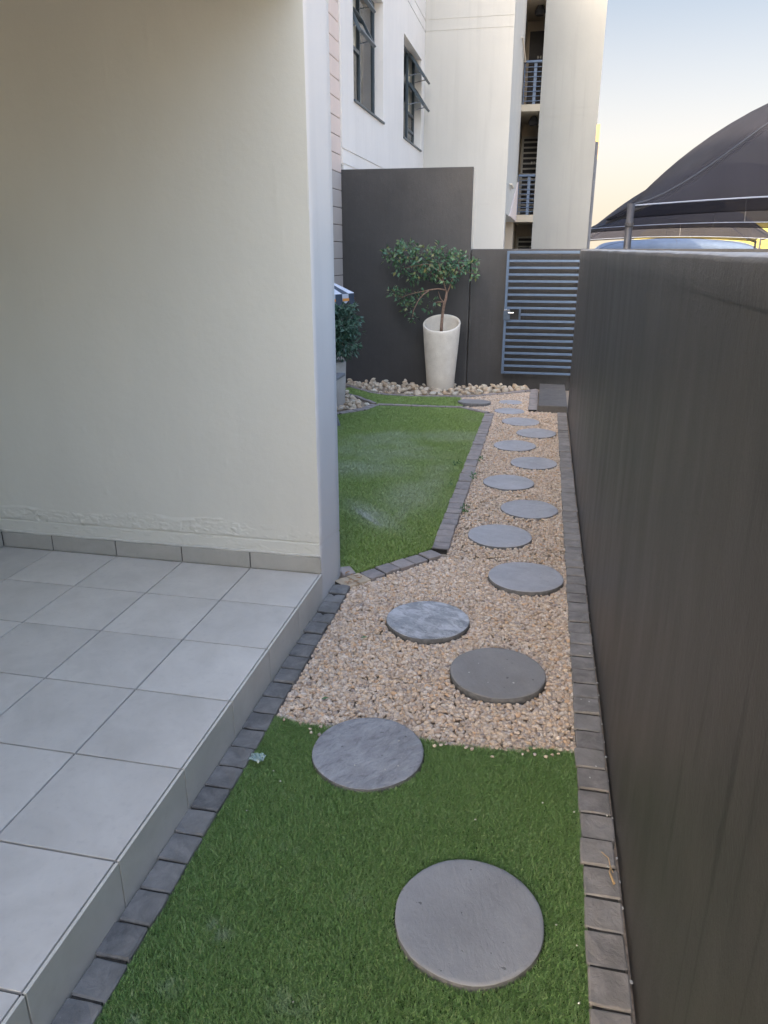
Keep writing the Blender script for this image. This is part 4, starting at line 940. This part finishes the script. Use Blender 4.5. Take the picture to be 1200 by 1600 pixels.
# ------------------------------------------------------------------ low picnic table with parasol (mostly behind the cream wall)
TXc, TYc = -2.25, 6.9
tb = thing('picnic_table', 'small grey timber picnic table with splayed legs, tip showing past the cream wall', 'table', (TXc, TYc, 0))
for k in range(4):
    b = MB(); b.cbox(-.34, .34, -.33+k*.165, -.33+k*.165+.155, .485, .515, .005); b.build('board', M_timber, tb)
for sx in (-1, 1):
    for sy in (-1, 1):
        b = MB(); b.tube([(sx*.16, sy*.12, .484), (sx*.23, sy*.14, .25), (sx*.30, sy*.16, 0.)], [.024, .024, .026], 8); b.build('leg', M_timber, tb)
b = MB(); b.cbox(-.25, .25, -.02, .02, .22, .26, .004); b.build('crossbar', M_timber, tb)
pa = thing('parasol', 'small striped garden parasol with dark scalloped edge and orange trim peeping past the wall', 'parasol', (TXc, TYc, 0))
b = MB(); b.tube([(0, 0, .30), (0, 0, 1.52)], .016, 10); b.build('pole', M_gate_d, pa, True)
NR = 8; RP = .52
for k in range(NR*4):
    a0 = 2*math.pi*k/(NR*4); a1 = 2*math.pi*(k+1)/(NR*4)
    def rp(a): q = (a % (2*math.pi/NR))/(2*math.pi/NR); return RP*(1-.05*math.sin(q*math.pi))
    p0 = (rp(a0)*math.cos(a0), rp(a0)*math.sin(a0)); p1 = (rp(a1)*math.cos(a1), rp(a1)*math.sin(a1))
    b = MB(); b.add([(0, 0, 1.54), (p0[0], p0[1], 1.30), (p1[0], p1[1], 1.30), (0, 0, 1.53), (p0[0]*.99, p0[1]*.99, 1.292), (p1[0]*.99, p1[1]*.99, 1.292)], [(0, 1, 2), (3, 5, 4), (1, 4, 5, 2)])
    b.build('canopy_panel', M_para if k % 4 != 2 else M_para_d, pa)
    mid = ((p0[0]+p1[0])/2, (p0[1]+p1[1])/2)
    b = MB(); lo = 1.20 if k % 2 else 1.215
    b.add([(p0[0], p0[1], 1.299), (p1[0], p1[1], 1.299), (p1[0]*1.005, p1[1]*1.005, lo+.025), (mid[0]*1.01, mid[1]*1.01, lo), (p0[0]*1.005, p0[1]*1.005, lo+.025)], [(0, 4, 3, 2, 1)])
    v_ = b.build('valance', M_para_d if k % 2 else M_para, pa)
    if k % 2 == 0:
        b = MB(); b.add([(p0[0]*1.012, p0[1]*1.012, lo+.045), (p1[0]*1.012, p1[1]*1.012, lo+.045), (p1[0]*1.013, p1[1]*1.013, lo+.022), (p0[0]*1.013, p0[1]*1.013, lo+.022)], [(0, 3, 2, 1)]); b.build('trim', M_para_o, v_)

# ------------------------------------------------------------------ small litter
chip_me = []
for k in range(4):
    rg = np.random.default_rng(300+k); chip_me.append(np_mesh('pebble', IV1*np.array([1, rg.uniform(.6, .9), .55])*(1+.15*rg.normal(size=(len(IV1), 1))), [IF1], M_chip))
def chips(pts, z, r, label, group):
    for x, y in pts:
        o = link('pebble', random.choice(chip_me), None, label, 'pebble', group, None, (x, y, z)); q = r*random.uniform(.7, 1.3); o.scale = (q, q, q); o.rotation_euler = (0, 0, random.uniform(0, 6))
chips([(-.741, 1.881), (-.781, 1.925), (-.798, 1.731), (-.459, 1.168), (.186, 1.30), (.187, 1.454), (.137, 1.505), (-.101, 1.837), (.099, 1.954), (.195, 1.933)], .019, .0036, 'tiny white chip lying loose on the near turf', 'white chips on the near turf')
chips([(-.131, 2.80), (-.15, 2.547), (-.202, 2.661), (-.06, 2.72), (-.17, 2.74), (-.02, 2.62), (-.12, 2.60)], .026, .004, 'tiny white chip lying on the brownish stepping stone', 'white chips on the brownish stepping stone')
chips([(-.415, 1.999), (-.377, 2.027), (-.40, 2.16), (-.52, 2.0)], .026, .0045, 'tiny white chip on the riven slate stepping stone', 'white chips on the riven stone')
chips([(.281, 1.725), (.292, 1.932), (.273, 2.163), (.29, 2.924), (.25, 2.1), (.27, 2.55), (.24, 2.56)], .024, .004, 'tiny white chip on the brick edging along the wall', 'white chips on the right edging')
chips([(.311, yy+random.uniform(-.05, .05)) for yy in np.arange(1.3, 4.0, .13)], .006, .0055, 'small pebble wedged between the right edging and the wall', 'pebbles wedged along the wall foot')
b = MB(); b.tube([(.266, 1.775, .026), (.283, 1.75, .031), (.287, 1.72, .027), (.282, 1.70, .03), (.292, 1.665, .026)], [.0012, .0014, .0018, .0022, .004], 6); b.tube([(.287, 1.72, .027), (.292, 1.70, .03)], .0012, 5)
b.build('twig', M_twig, None, label='dry straw coloured twig lying on the right brick edging', cat='twig')
b = MB(); n = 16
for k in range(3):
    pass
V = []; N = 12
for j in range(N):
    for i in range(N):
        u, v_ = i/(N-1)-.5, j/(N-1)-.5; V.append((u*.052, v_*.04, .008+.012*noise.noise(Vector((u*5, v_*5, 3)))+.006*noise.noise(Vector((u*14, v_*14, 5)))))
b.add(V, [(j*N+i, j*N+i+1, (j+1)*N+i+1, (j+1)*N+i) for j in range(N-1) for i in range(N-1)])
b.build('plastic_scrap', M_clear, None, label='crumpled clear plastic scrap on turf beside the patio edging', cat='litter', loc=(-.853, 1.967, .022))
M_dry = plain('dry_brown_leaf', (.40, .22, .10), .8, 0, .3, .3, 30)
for k in range(14):
    x, y = random.uniform(-.955, -.84), random.uniform(3.40, 3.56); L = random.uniform(.010, .020); a = random.uniform(0, 6)
    b = MB(); b.add([(-L, 0, .002), (0, -L*.35, .005), (L, 0, .003), (0, L*.35, .006)], [(0, 1, 2, 3)])
    b.build('fallen_leaf', M_dry, None, label='dry brown leaf scrap caught at the sandy bricks by the cream wall corner', cat='leaf', group='dry leaf scraps at the wall corner', loc=(x, y, .0225), rotz=a)
for x, y, lb in ((-.694, 2.874, 'small green leaf lying on the gravel near the white powdered stone'), (-.732, 2.373, 'small dark leaf lying on gravel near the patio edging and turf')):
    b = MB(); b.add([(-.016, 0, .004), (0, -.007, .008), (.017, 0, .005), (0, .007, .009)], [(0, 1, 2, 3)]); b.build('fallen_leaf', M_weed, None, label=lb, cat='leaf', loc=(x, y, .012), rotz=.5)
WL = ('small green weed at the lawn edging on its grass side, farthest up', 'small green weed on the gravel side halfway along the lawn edging', 'small green weed on the gravel side farthest along the lawn edging',
      'small green weed on the gravel side near the slanted brick corner', 'tiny green weed on the grass side halfway along the lawn edging')
for i, (x, y, n) in enumerate(((-.625, 5.853, 24), (-.44, 5.5, 26), (-.44, 6.0, 20), (-.44, 4.72, 30), (-.61, 5.25, 10))):
    V, F, _ = leaves([(x, y, .03, .035, .05, .02, 1)], n, .022, 400+i, -.2, .5, .1)
    link('weed', np_mesh('weed', V, F, M_weed), None, WL[i], 'weed', 'weeds along the lawn edging')
